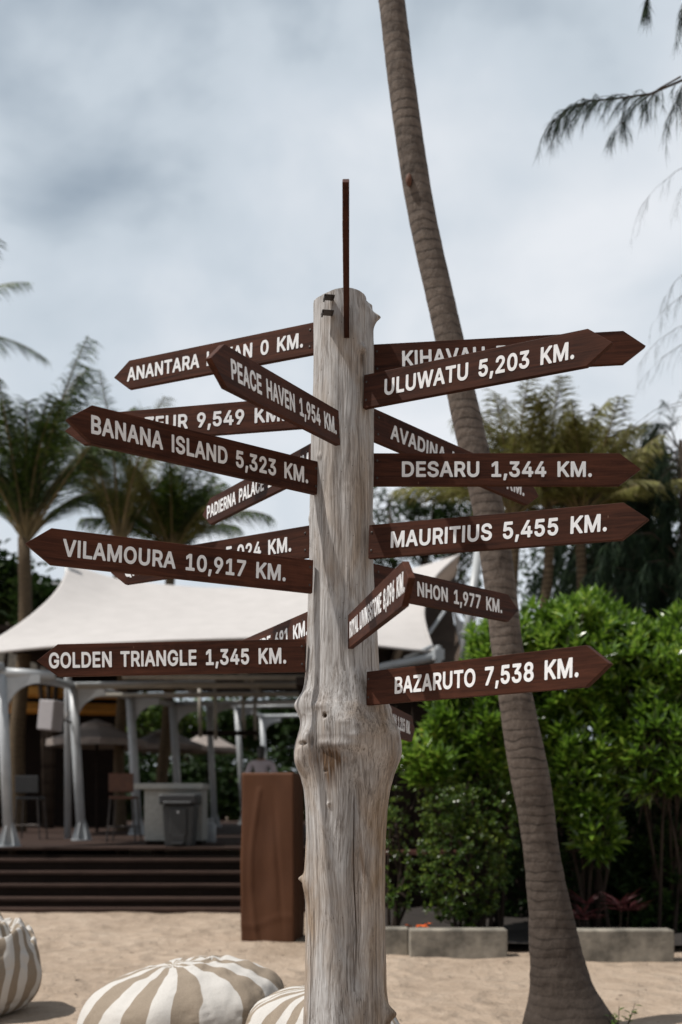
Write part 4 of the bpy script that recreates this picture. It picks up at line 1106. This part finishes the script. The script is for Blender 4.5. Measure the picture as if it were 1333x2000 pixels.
skinned("hair", [((0, -.005, 1.70), (.075, .085)), ((0, -.03, 1.62), (.085, .075)), ((0, -.05, 1.52), (.06, .04)), ((.0, -.075, 1.45), (.05, .03))], [(0, 1), (1, 2), (2, 3)], M['hair'], pr_)


# ------------------------------------------------------------------ big leaning coconut trunk
TD = 6.2
TR = [(-420, 745, 50), (-200, 752, 50), (0, 765.5, 51), (150, 783, 53), (300, 804, 54), (400, 820, 54), (500, 841, 54), (620, 869, 55), (760, 899, 56), (880, 926, 59), (960, 948, 62), (1080, 969, 62), (1200, 984, 60),
      (1270, 990, 62), (1360, 1007, 66), (1450, 1023, 74), (1500, 1032, 78), (1545, 1041, 76), (1600, 1050, 69), (1680, 1059, 69), (1760, 1073, 81), (1850, 1085, 99), (1920, 1095, 116), (1970, 1109, 146), (2000, 1119, 190), (2020, 1122, 215), (2060, 1124, 235)]
tj = np.array(TR, float)
rows = np.concatenate([np.linspace(-420, 0, 40), np.linspace(2, 2060, 460)])
c_ = np.interp(rows, tj[:, 0], tj[:, 1]); w_ = np.interp(rows, tj[:, 0], tj[:, 2])
kk = np.ones(25) / 25
c_ = np.convolve(np.pad(c_, 12, 'edge'), kk, 'valid'); w_ = np.convolve(np.pad(w_, 12, 'edge'), kk, 'valid')
th = np.linspace(0, 2 * math.pi, 56, endpoint=False)
TH, RW = np.meshgrid(th, rows)
rr = np.repeat((w_ / 2)[:, None], len(th), 1)
ph = np.cumsum(np.interp(rows, [-420, 600, 1400, 2060], [0.145, 0.155, 0.19, 0.3]) * np.gradient(rows))
phM = ph[:, None] + 1.3 * np.sin(TH + rows[:, None] / 170) + 0.8 * np.sin(3 * TH + rows[:, None] / 60)
saw = (phM / 5.6) % 1.0
rr = rr + (0.22 + 0.25 * np.clip(np.sin(RW / 83.0) + np.sin(RW / 47.0), 0, 1)) * (0.5 - saw) * np.where(RW > 1500, 1.2, 1)
for i in range(rr.shape[0]):
    yy = rows[i] / 30.0
    low_ = np.clip((rows[i] - 1500) / 400, 0, 1)
    for j in range(rr.shape[1]):
        rr[i, j] += (0.5 + 1.6 * low_) * noise.noise((math.sin(th[j]) * 2.2, math.cos(th[j]) * 2.2, yy)) + (0.22 + 0.9 * low_) * noise.noise((math.sin(th[j]) * 7, math.cos(th[j]) * 7, yy * 2.4))
k = TD / F
cxm = np.repeat(c_[:, None], len(th), 1)
TXw = (cxm - CX + rr * np.sin(TH)) * k; TYw = TD - rr * np.cos(TH) * k; TZw = CH + (HY - RW) * k
palm = thing("coconut_palm", ((1122 - CX) * k, TD, 0), "leaning ringed coconut palm trunk rising past the signpost out of the frame", "palm tree")
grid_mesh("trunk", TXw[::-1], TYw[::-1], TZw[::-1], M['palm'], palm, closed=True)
mb = MB()
mb.lathe((0, 0, 0), [(0.0, -0.045), (0.016, -0.028), (0.020, 0), (0.016, 0.028), (0.0, 0.045)], 12)
sc = mb.build("scar", simple("rust_scar", (0.085, 0.028, 0.010), 0.8, 0.6, 14), palm, smooth=True, base=None)
me = sc.data
pc = P(799, 352, TD - 0.083)
for v in me.vertices:
    v.co += pc                                       # build() already took off the parent's place

# small sprout beside its foot
sp = thing("sprout", P(1212, 2000, 6.0) * 1.0, "small leafy sprout growing at the foot of the coconut palm", "plant")
sp.location.z = 0
mb = MB(); ml = MB()
for q in range(9):
    b0 = sp.location + Vector((rng.uniform(-.07, .03), rng.uniform(-.05, .05), 0))
    hgt = rng.uniform(.06, .22)
    tip = b0 + Vector((rng.uniform(-.03, .07), rng.uniform(-.04, .04), hgt))
    mb.tube([b0, (b0 + tip) / 2 + Vector((.006, 0, 0)), tip], [.003, .0025, .0015], 5)
    for e in range(6):
        f = rng.uniform(.45, 1)
        a = rng.uniform(0, 6.28)
        ml.leaf(b0.lerp(tip, f), Vector((math.cos(a), math.sin(a), rng.uniform(-.2, .6))), rng.uniform(.03, .055), .02)
mb.build("stem", M['bark'], sp); ml.build("foliage", M['smallleaf'], sp)


# ------------------------------------------------------------------ planter kerb blocks, soil
for (xa, xb, yt, yb, lab) in ((742, 798, 1814, 1868, "short concrete planter block, partly behind the signpost"),
                              (801, 992, 1816, 1873, "long concrete planter block between the signpost and the palm trunk"),
                              (1118, 1318, 1817, 1879, "concrete planter block to the right of the leaning palm")):
    d = F * CH / (yb - HY)
    a, b = P(xa, yb, d), P(xb, yb, d)
    h = (yb - yt) * d / F
    mb = MB()
    mb.box(((a.x + b.x) / 2, d + .09, h / 2 - .02), (b.x - a.x, .18, h + .04), 0)
    o = mb.build("planter_block", M['concrete'], None, base=((a.x + b.x) / 2, d + .09, 0), bevel=.012)
    tag(o, lab, "planter", "concrete blocks edging the planting bed")
mb = MB()
nx, ny = 50, 24
XX, YY = np.meshgrid(np.linspace(.2, 6.5, nx), np.linspace(9.28, 13.5, ny))
ZZ = np.zeros_like(XX)
for i in range(ny):
    for j in range(nx):
        ZZ[i, j] = .10 + .05 * noise.noise((XX[i, j] * 2, YY[i, j] * 2, 1)) + .03 * noise.noise((XX[i, j] * 7, YY[i, j] * 7, 1))
g = grid_mesh("planting_soil", XX, YY, ZZ, M['soil']); g['kind'] = 'structure'


# ------------------------------------------------------------------ shrubs
def rosette(ml, c, axis, n, L, w, spread=1.0):
    axis = axis.normalized()
    a = axis.orthogonal().normalized(); b = axis.cross(a)
    r0 = rng.uniform(0, 6.28)
    for i in range(n):
        t = r0 + i * 2.4
        el = 0.25 + 0.95 * (i / n)                       # inner leaves stand up, outer ones lie out
        d = axis * math.cos(el * 1.15 * spread) + (a * math.cos(t) + b * math.sin(t)) * math.sin(el * 1.15 * spread)
        ll = L * rng.uniform(.7, 1.15)
        ml.leaf(c - axis * .03 * i / n * L * 8, d, ll, w * rng.uniform(.8, 1.15), up=axis + Vector((0, 0, .3)))


def shrub(name, label, cat, base, blobs, nros, nleaf, L, w, mat, group=None, stems=10, spread=1.0, up=.55, shell=(.55, 1.0)):
    """blobs: (centre, rx, ry, rz, weight); rosettes of leaves at the ends of twigs through each blob's outer volume"""
    r = thing(name, base, label, cat, group)
    ml, ms = MB(), MB()
    tot = sum(b[4] for b in blobs)
    for (c, rx, ry, rz, wt_) in blobs:
        for q in range(int(nros * wt_ / tot)):
            v = Vector((rng.gauss(0, 1), rng.gauss(0, 1), rng.gauss(0, 1))).normalized()
            lump = 1 + .28 * noise.noise(v * 2.3 + c)
            f = rng.uniform(*shell) ** .7 * lump
            if v.z > .2 and rng.random() < .22: f *= rng.uniform(1.05, 1.30)
            p = c + Vector((v.x * rx, v.y * ry, v.z * rz)) * f
            if p.z < .06: continue
            ax = (v + Vector((0, 0, up)) + Vector((rng.uniform(-.5, .5), rng.uniform(-.5, .5), rng.uniform(-.3, .5))))
            rosette(ml, p, ax, rng.randint(max(3, nleaf - 2), nleaf + 2), L, w, spread)
            if q % 3 == 0:
                ms.tube([p - ax.normalized() * L * 2.2, p], [.006, .003], 4, caps=False)
        for q in range(max(2, int(stems * wt_ / tot))):
            v = Vector((rng.uniform(-1, 1) * rx, rng.uniform(-1, 1) * ry, rng.uniform(-.3, .8) * rz))
            e = c + v * .75
            b0 = Vector((base[0] + rng.uniform(-.35, .35) * rx, base[1] + rng.uniform(-.3, .3) * ry, 0.02))
            md = b0.lerp(e, .5) + Vector((rng.uniform(-.1, .1), rng.uniform(-.1, .1), .1))
            ms.tube([b0, md, e], [.022, .015, .007], 6)
    ml.build("foliage", mat, r)
    ms.build("stem", M['bark'], r)
    return r


def blob(px, py, d, rpx, rpy, depth=None, wt_=1.0):
    k = d / F
    return (P(px, py, d), rpx * k, depth if depth else rpx * k, rpy * k, wt_)


shrub("beach_shrub", "glossy large leaved shrub directly left of the leaning palm", "shrub", (1.55, 10.2, 0),
      [blob(940, 1420, 10.2, 100, 105, .6, 1.3), blob(985, 1290, 10.5, 75, 75, .55, .8), blob(840, 1490, 10.0, 55, 45, .35, .35), blob(960, 1540, 10.4, 70, 90, .5, .7)], 760, 9, .18, .058, M['bigleaf'], "glossy shrubs of the planting bed", up=1.0, spread=.85)
shrub("beach_shrub", "tall bright glossy shrub just right of the leaning palm", "shrub", (2.6, 10.3, 0),
      [blob(1105, 1310, 10.4, 110, 120, .7, 1.4), blob(1160, 1260, 10.6, 90, 85, .6, .9), blob(1130, 1480, 10.2, 90, 120, .5, .65), blob(1160, 1610, 10.0, 45, 70, .3, .2)], 980, 9, .18, .058, M['bigleaf'], "glossy shrubs of the planting bed", up=1.0, spread=.85)
shrub("beach_shrub", "glossy shrub at the right edge of the photo with drooping lower twigs", "shrub", (3.4, 10.2, 0),
      [blob(1260, 1340, 10.3, 110, 110, .7, 1.2), blob(1330, 1300, 10.5, 90, 90, .6, .8), blob(1290, 1470, 9.9, 90, 90, .5, .6), blob(1400, 1420, 10.4, 100, 150, .6, .5)], 1000, 9, .185, .058, M['bigleaf'], "glossy shrubs of the planting bed", up=1.0, spread=.85)
shrub("small_leaved_shrub", "dense small leaved shrub behind the long planter block", "shrub", (1.25, 9.75, 0),
      [blob(905, 1690, 9.7, 92, 125, .42, 1.5), blob(880, 1590, 9.7, 60, 65, .35, .6), blob(960, 1600, 9.8, 55, 90, .35, .5)], 1500, 7, .048, .024, M['smallleaf'], stems=14, spread=1.15)
shrub("wispy_shrub", "thin wispy sapling with sparse leaves close behind the signpost", "plant", (.53, 10.0, 0),
      [blob(775, 1620, 10.0, 26, 60, .15, 1), blob(782, 1725, 9.9, 30, 60, .15, .8)], 110, 6, .06, .026, M['smallleaf'], stems=6)
# red cordyline under the shrubs
cd = thing("cordyline", P(1190, 1812, 9.6), "dark red leaved plant in the shade behind the right planter block", "plant")
cd.location.z = .08
mb, ms = MB(), MB()
for q in range(6):
    b0 = cd.location + Vector((rng.uniform(-.28, .28), rng.uniform(-.12, .12), 0))
    tp = b0 + Vector((rng.uniform(-.05, .05), rng.uniform(-.05, .05), rng.uniform(.18, .42)))
    ms.tube([b0, tp], [.008, .005], 6)
    for i in range(11):
        a = i * 2.4
        mb.leaf(tp, Vector((math.cos(a), math.sin(a), rng.uniform(.1, 1.1))), rng.uniform(.18, .30), .035, wide=.5)
mb.build("foliage", M['redleaf'], cd); ms.build("stem", M['bark'], cd)
# dry orange leaf
ol = thing("fallen_leaf", P(815, 1810, 9.5), "bright orange dry leaf behind the long planter block", "leaf")
mb = MB()
for q in range(6):
    mb.leaf(ol.location + Vector((rng.uniform(-.08, .06), rng.uniform(-.03, .03), rng.uniform(-.01, .03))), Vector((rng.uniform(-1, 1), -.3, rng.uniform(-.1, .4))), .10, .05)
mb.build("blade", M['orange'], ol)


# ------------------------------------------------------------------ palms, casuarinas and other trees
def frond(ml, ms, b, az, el, L, droop, nl, ll, w, twist=0.0, hang=.55, stalk=.022):
    """feather frond: an arching midrib and paired blades that hang from it"""
    d = Vector((math.cos(az) * math.cos(el), math.sin(az) * math.cos(el), math.sin(el)))
    n = 14
    p = Vector(b); pts = [p.copy()]
    for i in range(n):
        e = el - droop * ((i + 1) / n) ** 1.6
        dd = Vector((math.cos(az + twist * i / n) * math.cos(e), math.sin(az + twist * i / n) * math.cos(e), math.sin(e)))
        p = p + dd * L / n
        pts.append(p.copy())
    ms.tube(pts, [stalk * (1 - .85 * i / n) for i in range(n + 1)], 5, caps=False)
    for i in range(nl):
        f = .12 + .88 * i / nl
        x = f * n; k = min(int(x), n - 1)
        q = pts[k].lerp(pts[k + 1], x - k)
        t = (pts[k + 1] - pts[k]).normalized()
        sd = t.cross(Vector((0, 0, 1)))
        if sd.length < .05: sd = Vector((math.sin(az), -math.cos(az), 0))
        sd.normalize()
        for sgn in (-1, 1):
            le = ll * (.30 + .70 * math.sin(math.pi * min(1, .18 + f * .74))) * rng.uniform(.7, 1.1)
            dr = (t * (1.5 - .6 * f) + sd * sgn * .65 + Vector((0, 0, -hang * (.25 + 1.0 * f) * rng.uniform(.5, 1.5))) + Vector((rng.uniform(-.15, .15), rng.uniform(-.15, .15), 0))).normalized()
            m1_ = q + dr * le * .5
            m2_ = m1_ + (dr + Vector((0, 0, -hang * (.2 + .6 * f)))).normalized() * le * .55
            wd = t * .8 + Vector((0, 0, .2))
            ml.strip([q, m1_, m2_], w, wd.normalized())


def palm_tree(name, label, base, crown, nf, L, mat, trunk_r, group, el_rng=(-.2, 1.35), droop=(.5, 1.3), ll=.55, nl=46, w=.035, seed=0, dry=2, stalk_w=.022, hang=.55):
    global rng
    rng = random.Random(100 + seed)
    r = thing(name, base, label, "palm tree", group)
    ml, ms, mt, md = MB(), MB(), MB(), MB()
    base = Vector(base); crown = Vector(crown)
    pts = [base.lerp(crown, i / 12) + Vector((.05 * math.sin(i * .8 + seed), 0, 0)) for i in range(13)]
    mt.tube(pts, [trunk_r * (1.25 - .35 * i / 12) * (1 + .04 * (i % 2)) for i in range(13)], 12, wob=.04)
    for i in range(nf):
        az = i * 2.399 + seed
        e = el_rng[0] + (el_rng[1] - el_rng[0]) * ((i + .5) / nf) ** .8 + rng.uniform(-.12, .12)
        tgt = md if (i * 7 + seed) % max(2, nf // max(1, dry)) == 0 else ml
        frond(tgt, ms, crown + Vector((math.cos(az) * .06, math.sin(az) * .06, rng.uniform(-.1, .1))), az, e, L * rng.uniform(.65, 1.1), rng.uniform(*droop), nl, ll, w, rng.uniform(-.3, .3), hang * rng.uniform(.5, 1.2), stalk_w)
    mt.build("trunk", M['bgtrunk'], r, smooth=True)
    ml.build("crown", mat, r)
    if md.v: md.build("dry_fronds", M['dryfrond'], r)
    ms.build("stalks", M['stalk'], r)
    return r


G_ = "palms growing behind the canopy on the left"
def ground_under(v): return (v.x, v.y, 0)
c1 = P(52, 1050, 22); palm_tree("palm_tree", "large dark palm at far left with a thick yellowish trunk", (P(30, 1600, 22).x, 22, 0), c1, 30, 4.1, M['frond'], .15, G_, (.85, 1.52), (.4, 1.25), .85, 110, .030, 1, 4, .045, .9)
c2 = P(234, 1065, 23); palm_tree("palm_tree", "slim palm with spread fronds between two darker palms", (P(238, 1600, 23).x, 23, 0), c2, 13, 3.5, M['frond'], .11, G_, (1.0, 1.52), (.3, .95), .66, 96, .024, 2, 4, .045, .9)
c3 = P(338, 1080, 24); palm_tree("palm_tree", "dense bushy dark palm nearest the signpost on its left", (P(312, 1600, 24).x, 24, 0), c3, 32, 2.6, M['frond'], .12, G_, (.75, 1.52), (.4, 1.2), .75, 90, .030, 3, 3, .035, .9)
c4 = P(-125, 640, 20.5); palm_tree("palm_tree", "palm outside the left edge, only its frond tips showing", (P(-190, 1600, 20.5).x, 20.5, 0), c4, 16, 2.3, M['frond'], .14, G_, (-.1, 1.5), (.3, 1.4), .5, 60, .022, 4, 3, hang=.9)
G2 = "clump of palms behind the leaning trunk"
for (tx, cxp, cyp, sd_, lab) in ((1012, 1000, 925, 11, "palm with a yellow patched trunk nearest the leaning coconut trunk"), (1043, 1070, 905, 12, "middle palm of the clump, brown trunk and upright dry fronds"), (1112, 1135, 930, 13, "right palm of the clump with a dark knotted trunk")):
    cc = P(cxp, cyp + 75, 14.6)
    palm_tree("clump_palm", lab, (P(tx, 1700, 14.6).x, 14.6, 0), cc, 34, 1.62, M['dryfrond'], .075, G2, (.25, 1.55), (.2, 1.0), .46, 56, .026, sd_, 9, hang=.9)

rng = random.Random(5)


def leafy_tree(name, label, cat, base, blobs, n, L, w, mat, trunk_r, group=None, hole=.0):
    r = thing(name, base, label, cat, group)
    ml, mt = MB(), MB()
    base = Vector(base)
    tot = sum(b[4] for b in blobs)
    for (c, rx, ry, rz, wt_) in blobs:
        md = base.lerp(c, .55); md.x = base.x + (c.x - base.x) * .3
        mt.tube([base, md, c], [trunk_r, trunk_r * .6, trunk_r * .2], 8, wob=.06)
        ncl = max(5, int(n * wt_ / tot / 14))
        for q in range(ncl):
            v = Vector((rng.gauss(0, 1), rng.gauss(0, 1), rng.gauss(0, 1))).normalized()
            lump = 1 + .5 * noise.noise(v * 2.1 + c * .7)
            pc_ = c + Vector((v.x * rx, v.y * ry, v.z * rz)) * rng.uniform(.35, 1) ** .5 * lump
            if q % 4 == 0: mt.tube([c, pc_], [trunk_r * .12, trunk_r * .04], 4, caps=False)
            cl = min(rx, rz) * .22
            for e in range(14):
                p = pc_ + Vector((rng.gauss(0, cl), rng.gauss(0, cl), rng.gauss(0, cl * .7)))
                ml.leaf(p, Vector((rng.uniform(-1, 1), rng.uniform(-1, 1), rng.uniform(-.7, .6))), L * rng.uniform(.6, 1.2), w, up=Vector((rng.uniform(-.4, .4), rng.uniform(-.4, .4), 1)))
    mt.build("trunk", M['bark'], r, smooth=True)
    ml.build("crown", mat, r)
    return r


G3 = "broad leaved trees far behind the canopy"
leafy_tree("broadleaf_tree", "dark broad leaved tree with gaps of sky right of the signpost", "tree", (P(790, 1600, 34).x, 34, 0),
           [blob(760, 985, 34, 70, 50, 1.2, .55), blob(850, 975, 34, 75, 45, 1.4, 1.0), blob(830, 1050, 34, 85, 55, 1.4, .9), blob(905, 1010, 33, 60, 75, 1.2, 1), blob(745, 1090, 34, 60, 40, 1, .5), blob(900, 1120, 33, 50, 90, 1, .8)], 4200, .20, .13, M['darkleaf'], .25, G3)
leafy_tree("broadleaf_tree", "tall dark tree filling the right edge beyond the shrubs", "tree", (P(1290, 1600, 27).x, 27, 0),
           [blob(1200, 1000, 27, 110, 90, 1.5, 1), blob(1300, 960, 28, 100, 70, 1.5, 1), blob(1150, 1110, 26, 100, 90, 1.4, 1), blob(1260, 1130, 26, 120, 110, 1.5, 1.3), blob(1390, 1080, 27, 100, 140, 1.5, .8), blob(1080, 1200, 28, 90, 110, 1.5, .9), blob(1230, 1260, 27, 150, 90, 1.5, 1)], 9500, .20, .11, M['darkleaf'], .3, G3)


def needle_limb(ml, ms, pts, ntw, tl, nl, needle, w, r0=.02, droop=1.0, first=.25, spread=.55):
    pts = [Vector(p) for p in pts]
    n = len(pts) - 1
    ms.tube(pts, [r0 * (1 - .9 * i / n) for i in range(n + 1)], 5, caps=False)
    for q in range(ntw):
        f = first + (1 - first) * rng.random() ** .8
        x = f * n; k = min(int(x), n - 1)
        p = pts[k].lerp(pts[k + 1], x - k)
        t = (pts[k + 1] - pts[k]).normalized()
        sd = Vector((rng.uniform(-1, 1), rng.uniform(-1, 1), rng.uniform(-.2, .5)))
        d = (t * 1.1 + sd * spread).normalized()
        tw = [p]
        m_ = 6
        ln_ = tl * rng.uniform(.5, 1.2)
        for i in range(m_):
            d = (d + Vector((0, 0, -droop * .30))).normalized()
            tw.append(tw[-1] + d * ln_ / m_)
        ms.tube(tw, [r0 * .22 * (1 - .7 * i / m_) for i in range(m_ + 1)], 3, caps=False)
        for j in range(nl):
            g_ = rng.random() * m_; k2 = min(int(g_), m_ - 1)
            b0 = tw[k2].lerp(tw[k2 + 1], g_ - k2)
            dd = ((tw[k2 + 1] - tw[k2]).normalized() * .9 + Vector((rng.uniform(-.55, .55), rng.uniform(-.55, .55), rng.uniform(-.95, .1)))).normalized()
            e = b0 + dd * needle * rng.uniform(.5, 1.1)
            e2 = e + Vector((0, 0, -needle * .22))
            s_ = dd.cross(Vector((rng.uniform(-1, 1), rng.uniform(-1, 1), .3))).normalized()
            ml.strip([b0, (b0 + e) / 2, e2], w, s_)


# casuarina just outside the right edge: its limbs reach into the sky
ct = thing("casuarina_tree", (P(1560, 1600, 8.0).x, 8.0, 0), "casuarina beyond the right edge, its drooping needle branches reaching into the sky", "tree")
ml, ms, mt = MB(), MB(), MB()
trunk_pts = [Vector(ct.location) + Vector((.05 * math.sin(i), 0, i * .75)) for i in range(12)]
mt.tube(trunk_pts, [.16 - .011 * i for i in range(12)], 12, wob=.05)
D_ = 7.2
needle_limb(ml, ms, [P(1560, 120, 8), P(1430, 120, 7.6), P(1330, 158, D_), P(1270, 184, D_), P(1210, 192, D_), P(1150, 198, D_), P(1105, 215, D_), P(1072, 243, D_)], 66, .23, 34, .11, .0026, .013, .8, .3, 1.1)
needle_limb(ml, ms, [P(1330, 150, D_), P(1290, 172, D_ + .1), P(1250, 200, D_ + .1), P(1215, 235, D_ + .1), P(1205, 262, D_)], 20, .18, 34, .11, .0026, .007, .8, .2, 1.1)
needle_limb(ml, ms, [P(1420, 60, 7.5), P(1370, 130, D_), P(1330, 175, D_), P(1310, 230, D_)], 20, .22, 32, .11, .0026, .009, .8, .2, 1.1)
needle_limb(ml, ms, [P(1500, -160, 8), P(1400, -120, 7.6), P(1310, -70, 7.4), P(1268, -20, 7.3), P(1262, 8, 7.3)], 10, .15, 26, .13, .0034, .012, 1.2, .75)
needle_limb(ml, ms, [P(1500, -120, 8), P(1400, -80, 7.6), P(1345, -40, 7.4), P(1332, 20, 7.3), P(1328, 50, 7.3)], 8, .18, 26, .13, .0034, .010, 1.2, .5)
for (x, y, ex, ey) in ((1400, 310, 1255, 400), (1390, 500, 1300, 580), (1400, 560, 1275, 632), (1400, 630, 1262, 690), (1400, 665, 1268, 725), (1400, 790, 1215, 865), (1420, 800, 1250, 880), (1420, 840, 1290, 930), (1400, 880, 1270, 960), (1400, 780, 1180, 885), (1430, 870, 1230, 930), (1400, 330, 1330, 370)):
    a, b = P(x, y, 9.5), P(ex, ey, 9.5)
    m_ = a.lerp(b, .55) + Vector((0, 0, abs(a.x - b.x) * .17))
    needle_limb(ml, ms, [P(1560, y + 20, 8.6), a, a.lerp(m_, .6) + Vector((0, 0, .03)), m_, m_.lerp(b, .6) + Vector((0, 0, .03)), b], 8, .30, 8, .12, .0022, .005, 1.2, .4)
mt.build("trunk", M['bark'], ct, smooth=True)
ms.build("limbs", M['bark'], ct); ml.build("foliage", M['casua'], ct)

# darker casuarinas behind the shrubs on the right
G4 = "casuarinas behind the glossy shrubs"
for (bx, dd_, blist, lab) in ((1235, 17.5, [(1160, 1000), (1200, 930), (1250, 1010), (1180, 1080), (1140, 1140)], "dark feathery casuarina between the palm clump and the right edge"),
                              (1330, 14.5, [(1290, 900), (1330, 960), (1270, 1060), (1340, 1120), (1290, 1180), (1230, 1130)], "dark feathery casuarina at the right edge behind the glossy shrubs")):
    r = thing("casuarina_tree", (P(bx, 1600, dd_).x, dd_, 0), lab, "tree", G4)
    ml, ms, mt = MB(), MB(), MB()
    top = P(bx, blist[0][1] - 40, dd_)
    mt.tube([r.location, Vector(r.location).lerp(top, .5) + Vector((.1, 0, 0)), top], [.14, .09, .03], 10, wob=.05)
    for (ex, ey) in blist:
        for q in range(9):
            s0 = P(bx + rng.uniform(-8, 8), ey + rng.uniform(-40, 60), dd_)
            e = P(ex + rng.uniform(-70, 70), ey + rng.uniform(-50, 70), dd_ + rng.uniform(-.9, .9))
            md = s0.lerp(e, .5) + Vector((0, 0, .22))
            needle_limb(ml, ms, [s0, md, e, e + (e - md) * .3 + Vector((0, 0, -.12))], 18, .50, 26, .28, .016, .014, 1.0, .2)
    mt.build("trunk", M['bark'], r, smooth=True); ms.build("limbs", M['bark'], r); ml.build("foliage", M['casua'], r)

# low garden trees and hedging far behind the terrace
G5 = "garden trees beyond the terrace"
for (px, py, d, rx_, ry_, n, lab) in ((-10, 1150, 26, 70, 70, 900, "low dark tree at the left edge above the canopy corner"), (95, 1190, 25, 55, 60, 700, "low dark shrubby tree beside the thick palm trunk at far left"),
                                  (255, 1400, 40, 90, 50, 900, "garden tree seen above the left parasol"), (395, 1415, 42, 90, 60, 1000, "garden tree seen between the second and third slim columns"),
                                  (520, 1400, 41, 90, 60, 1000, "garden tree seen directly behind the standing person"), (640, 1400, 42, 100, 90, 900, "garden tree behind the signpost burl"),
                                  (80, 1530, 38, 120, 80, 1100, "low dark garden tree below the amber eaves"), (270, 1530, 38, 110, 75, 1000, "low garden tree behind the pale counter"),
                                  (450, 1530, 38, 100, 75, 1000, "low garden tree just left of the standing person"), (620, 1540, 38, 120, 90, 1000, "low garden tree behind the brown covered box")):
    leafy_tree("garden_tree", lab, "tree", (P(px, 1600, d).x, d, 0), [blob(px, py, d, rx_, ry_, 1.3, 1), blob(px + rx_ * .5, py + ry_ * .3, d, rx_ * .7, ry_ * .7, 1.1, .7), blob(px - rx_ * .5, py + ry_ * .3, d, rx_ * .7, ry_ * .7, 1.1, .7)],
               n * 3, .30, .17, M['smallleaf'] if px in (255, 395) else M['darkleaf'], .14, G5)

# dark board fence, added to make the gaps behind the shrubs dark
fn = thing("added_fence", (3.6, 13.0, 0), "added dark timber fence giving the darkness behind the glossy shrubs", "fence")
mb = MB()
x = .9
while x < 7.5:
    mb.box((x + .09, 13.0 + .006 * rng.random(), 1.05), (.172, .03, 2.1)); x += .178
mb.build("added_boards", M['darkwall'], fn)
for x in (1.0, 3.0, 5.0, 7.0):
    mb = MB(); mb.box((x, 13.06, 1.08), (.09, .09, 2.16)); mb.build("added_fence_post", M['darkwall'], fn)
shrub("added_shrub", "added dark leaved shrub standing in for the shade behind the tall glossy shrubs", "shrub", (3.2, 11.9, 0),
      [(Vector((2.1, 11.6, .8)), .8, .5, .9, 1), (Vector((2.9, 11.3, .7)), .7, .5, .8, 1), (Vector((3.6, 11.2, .7)), .7, .5, .8, 1), (Vector((4.3, 11.5, .9)), .9, .5, 1.0, 1), (Vector((3.45, 10.5, .55)), .5, .35, .6, .6), (Vector((2.75, 10.7, .6)), .5, .35, .6, .5)], 1800, 7, .13, .05, M['darkleaf'])  # dark leaves added as filler where the bed lies in shade
# far wood closing the view beyond the garden
mlw = MB()
for q in range(5200):
    x = rng.uniform(-34, 24); z = rng.uniform(.2, 6.0 + 1.6 * noise.noise((x * .25, 0, 4)))
    y = 47 + rng.uniform(-1.5, 1.5)
    for e in range(4):
        mlw.leaf(Vector((x + rng.gauss(0, .3), y + rng.gauss(0, .3), z + rng.gauss(0, .25))), Vector((rng.uniform(-1, 1), rng.uniform(-1, 1), rng.uniform(-.7, .5))), rng.uniform(.4, .7), .34, up=Vector((0, rng.uniform(-1, .2), 1)))
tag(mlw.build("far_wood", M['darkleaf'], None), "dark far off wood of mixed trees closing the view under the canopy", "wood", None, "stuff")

# bits of dry leaf and twig lying about on the sand
ml = MB()
for q in range(110):
    y = rng.uniform(5.0, 13.0); x = rng.uniform(-.5 * y * .66, .5 * y * .68)
    z = 0.035 * noise.noise((x * 0.8, y * 0.8, 0)) + 0.022 * noise.noise((x * 2.6, y * 2.6, 3)) + 0.012 * noise.noise((x * 6, y * 6, 7))
    ml.leaf(Vector((x, y, z + .008)), Vector((rng.uniform(-1, 1), rng.uniform(-1, 1), rng.uniform(0, .25))), rng.uniform(.02, .07), rng.uniform(.008, .022))
tag(ml.build("leaf_litter", M['bark'], None), "scattered bits of dry leaf lying on the sand", "leaf litter", None, "stuff")
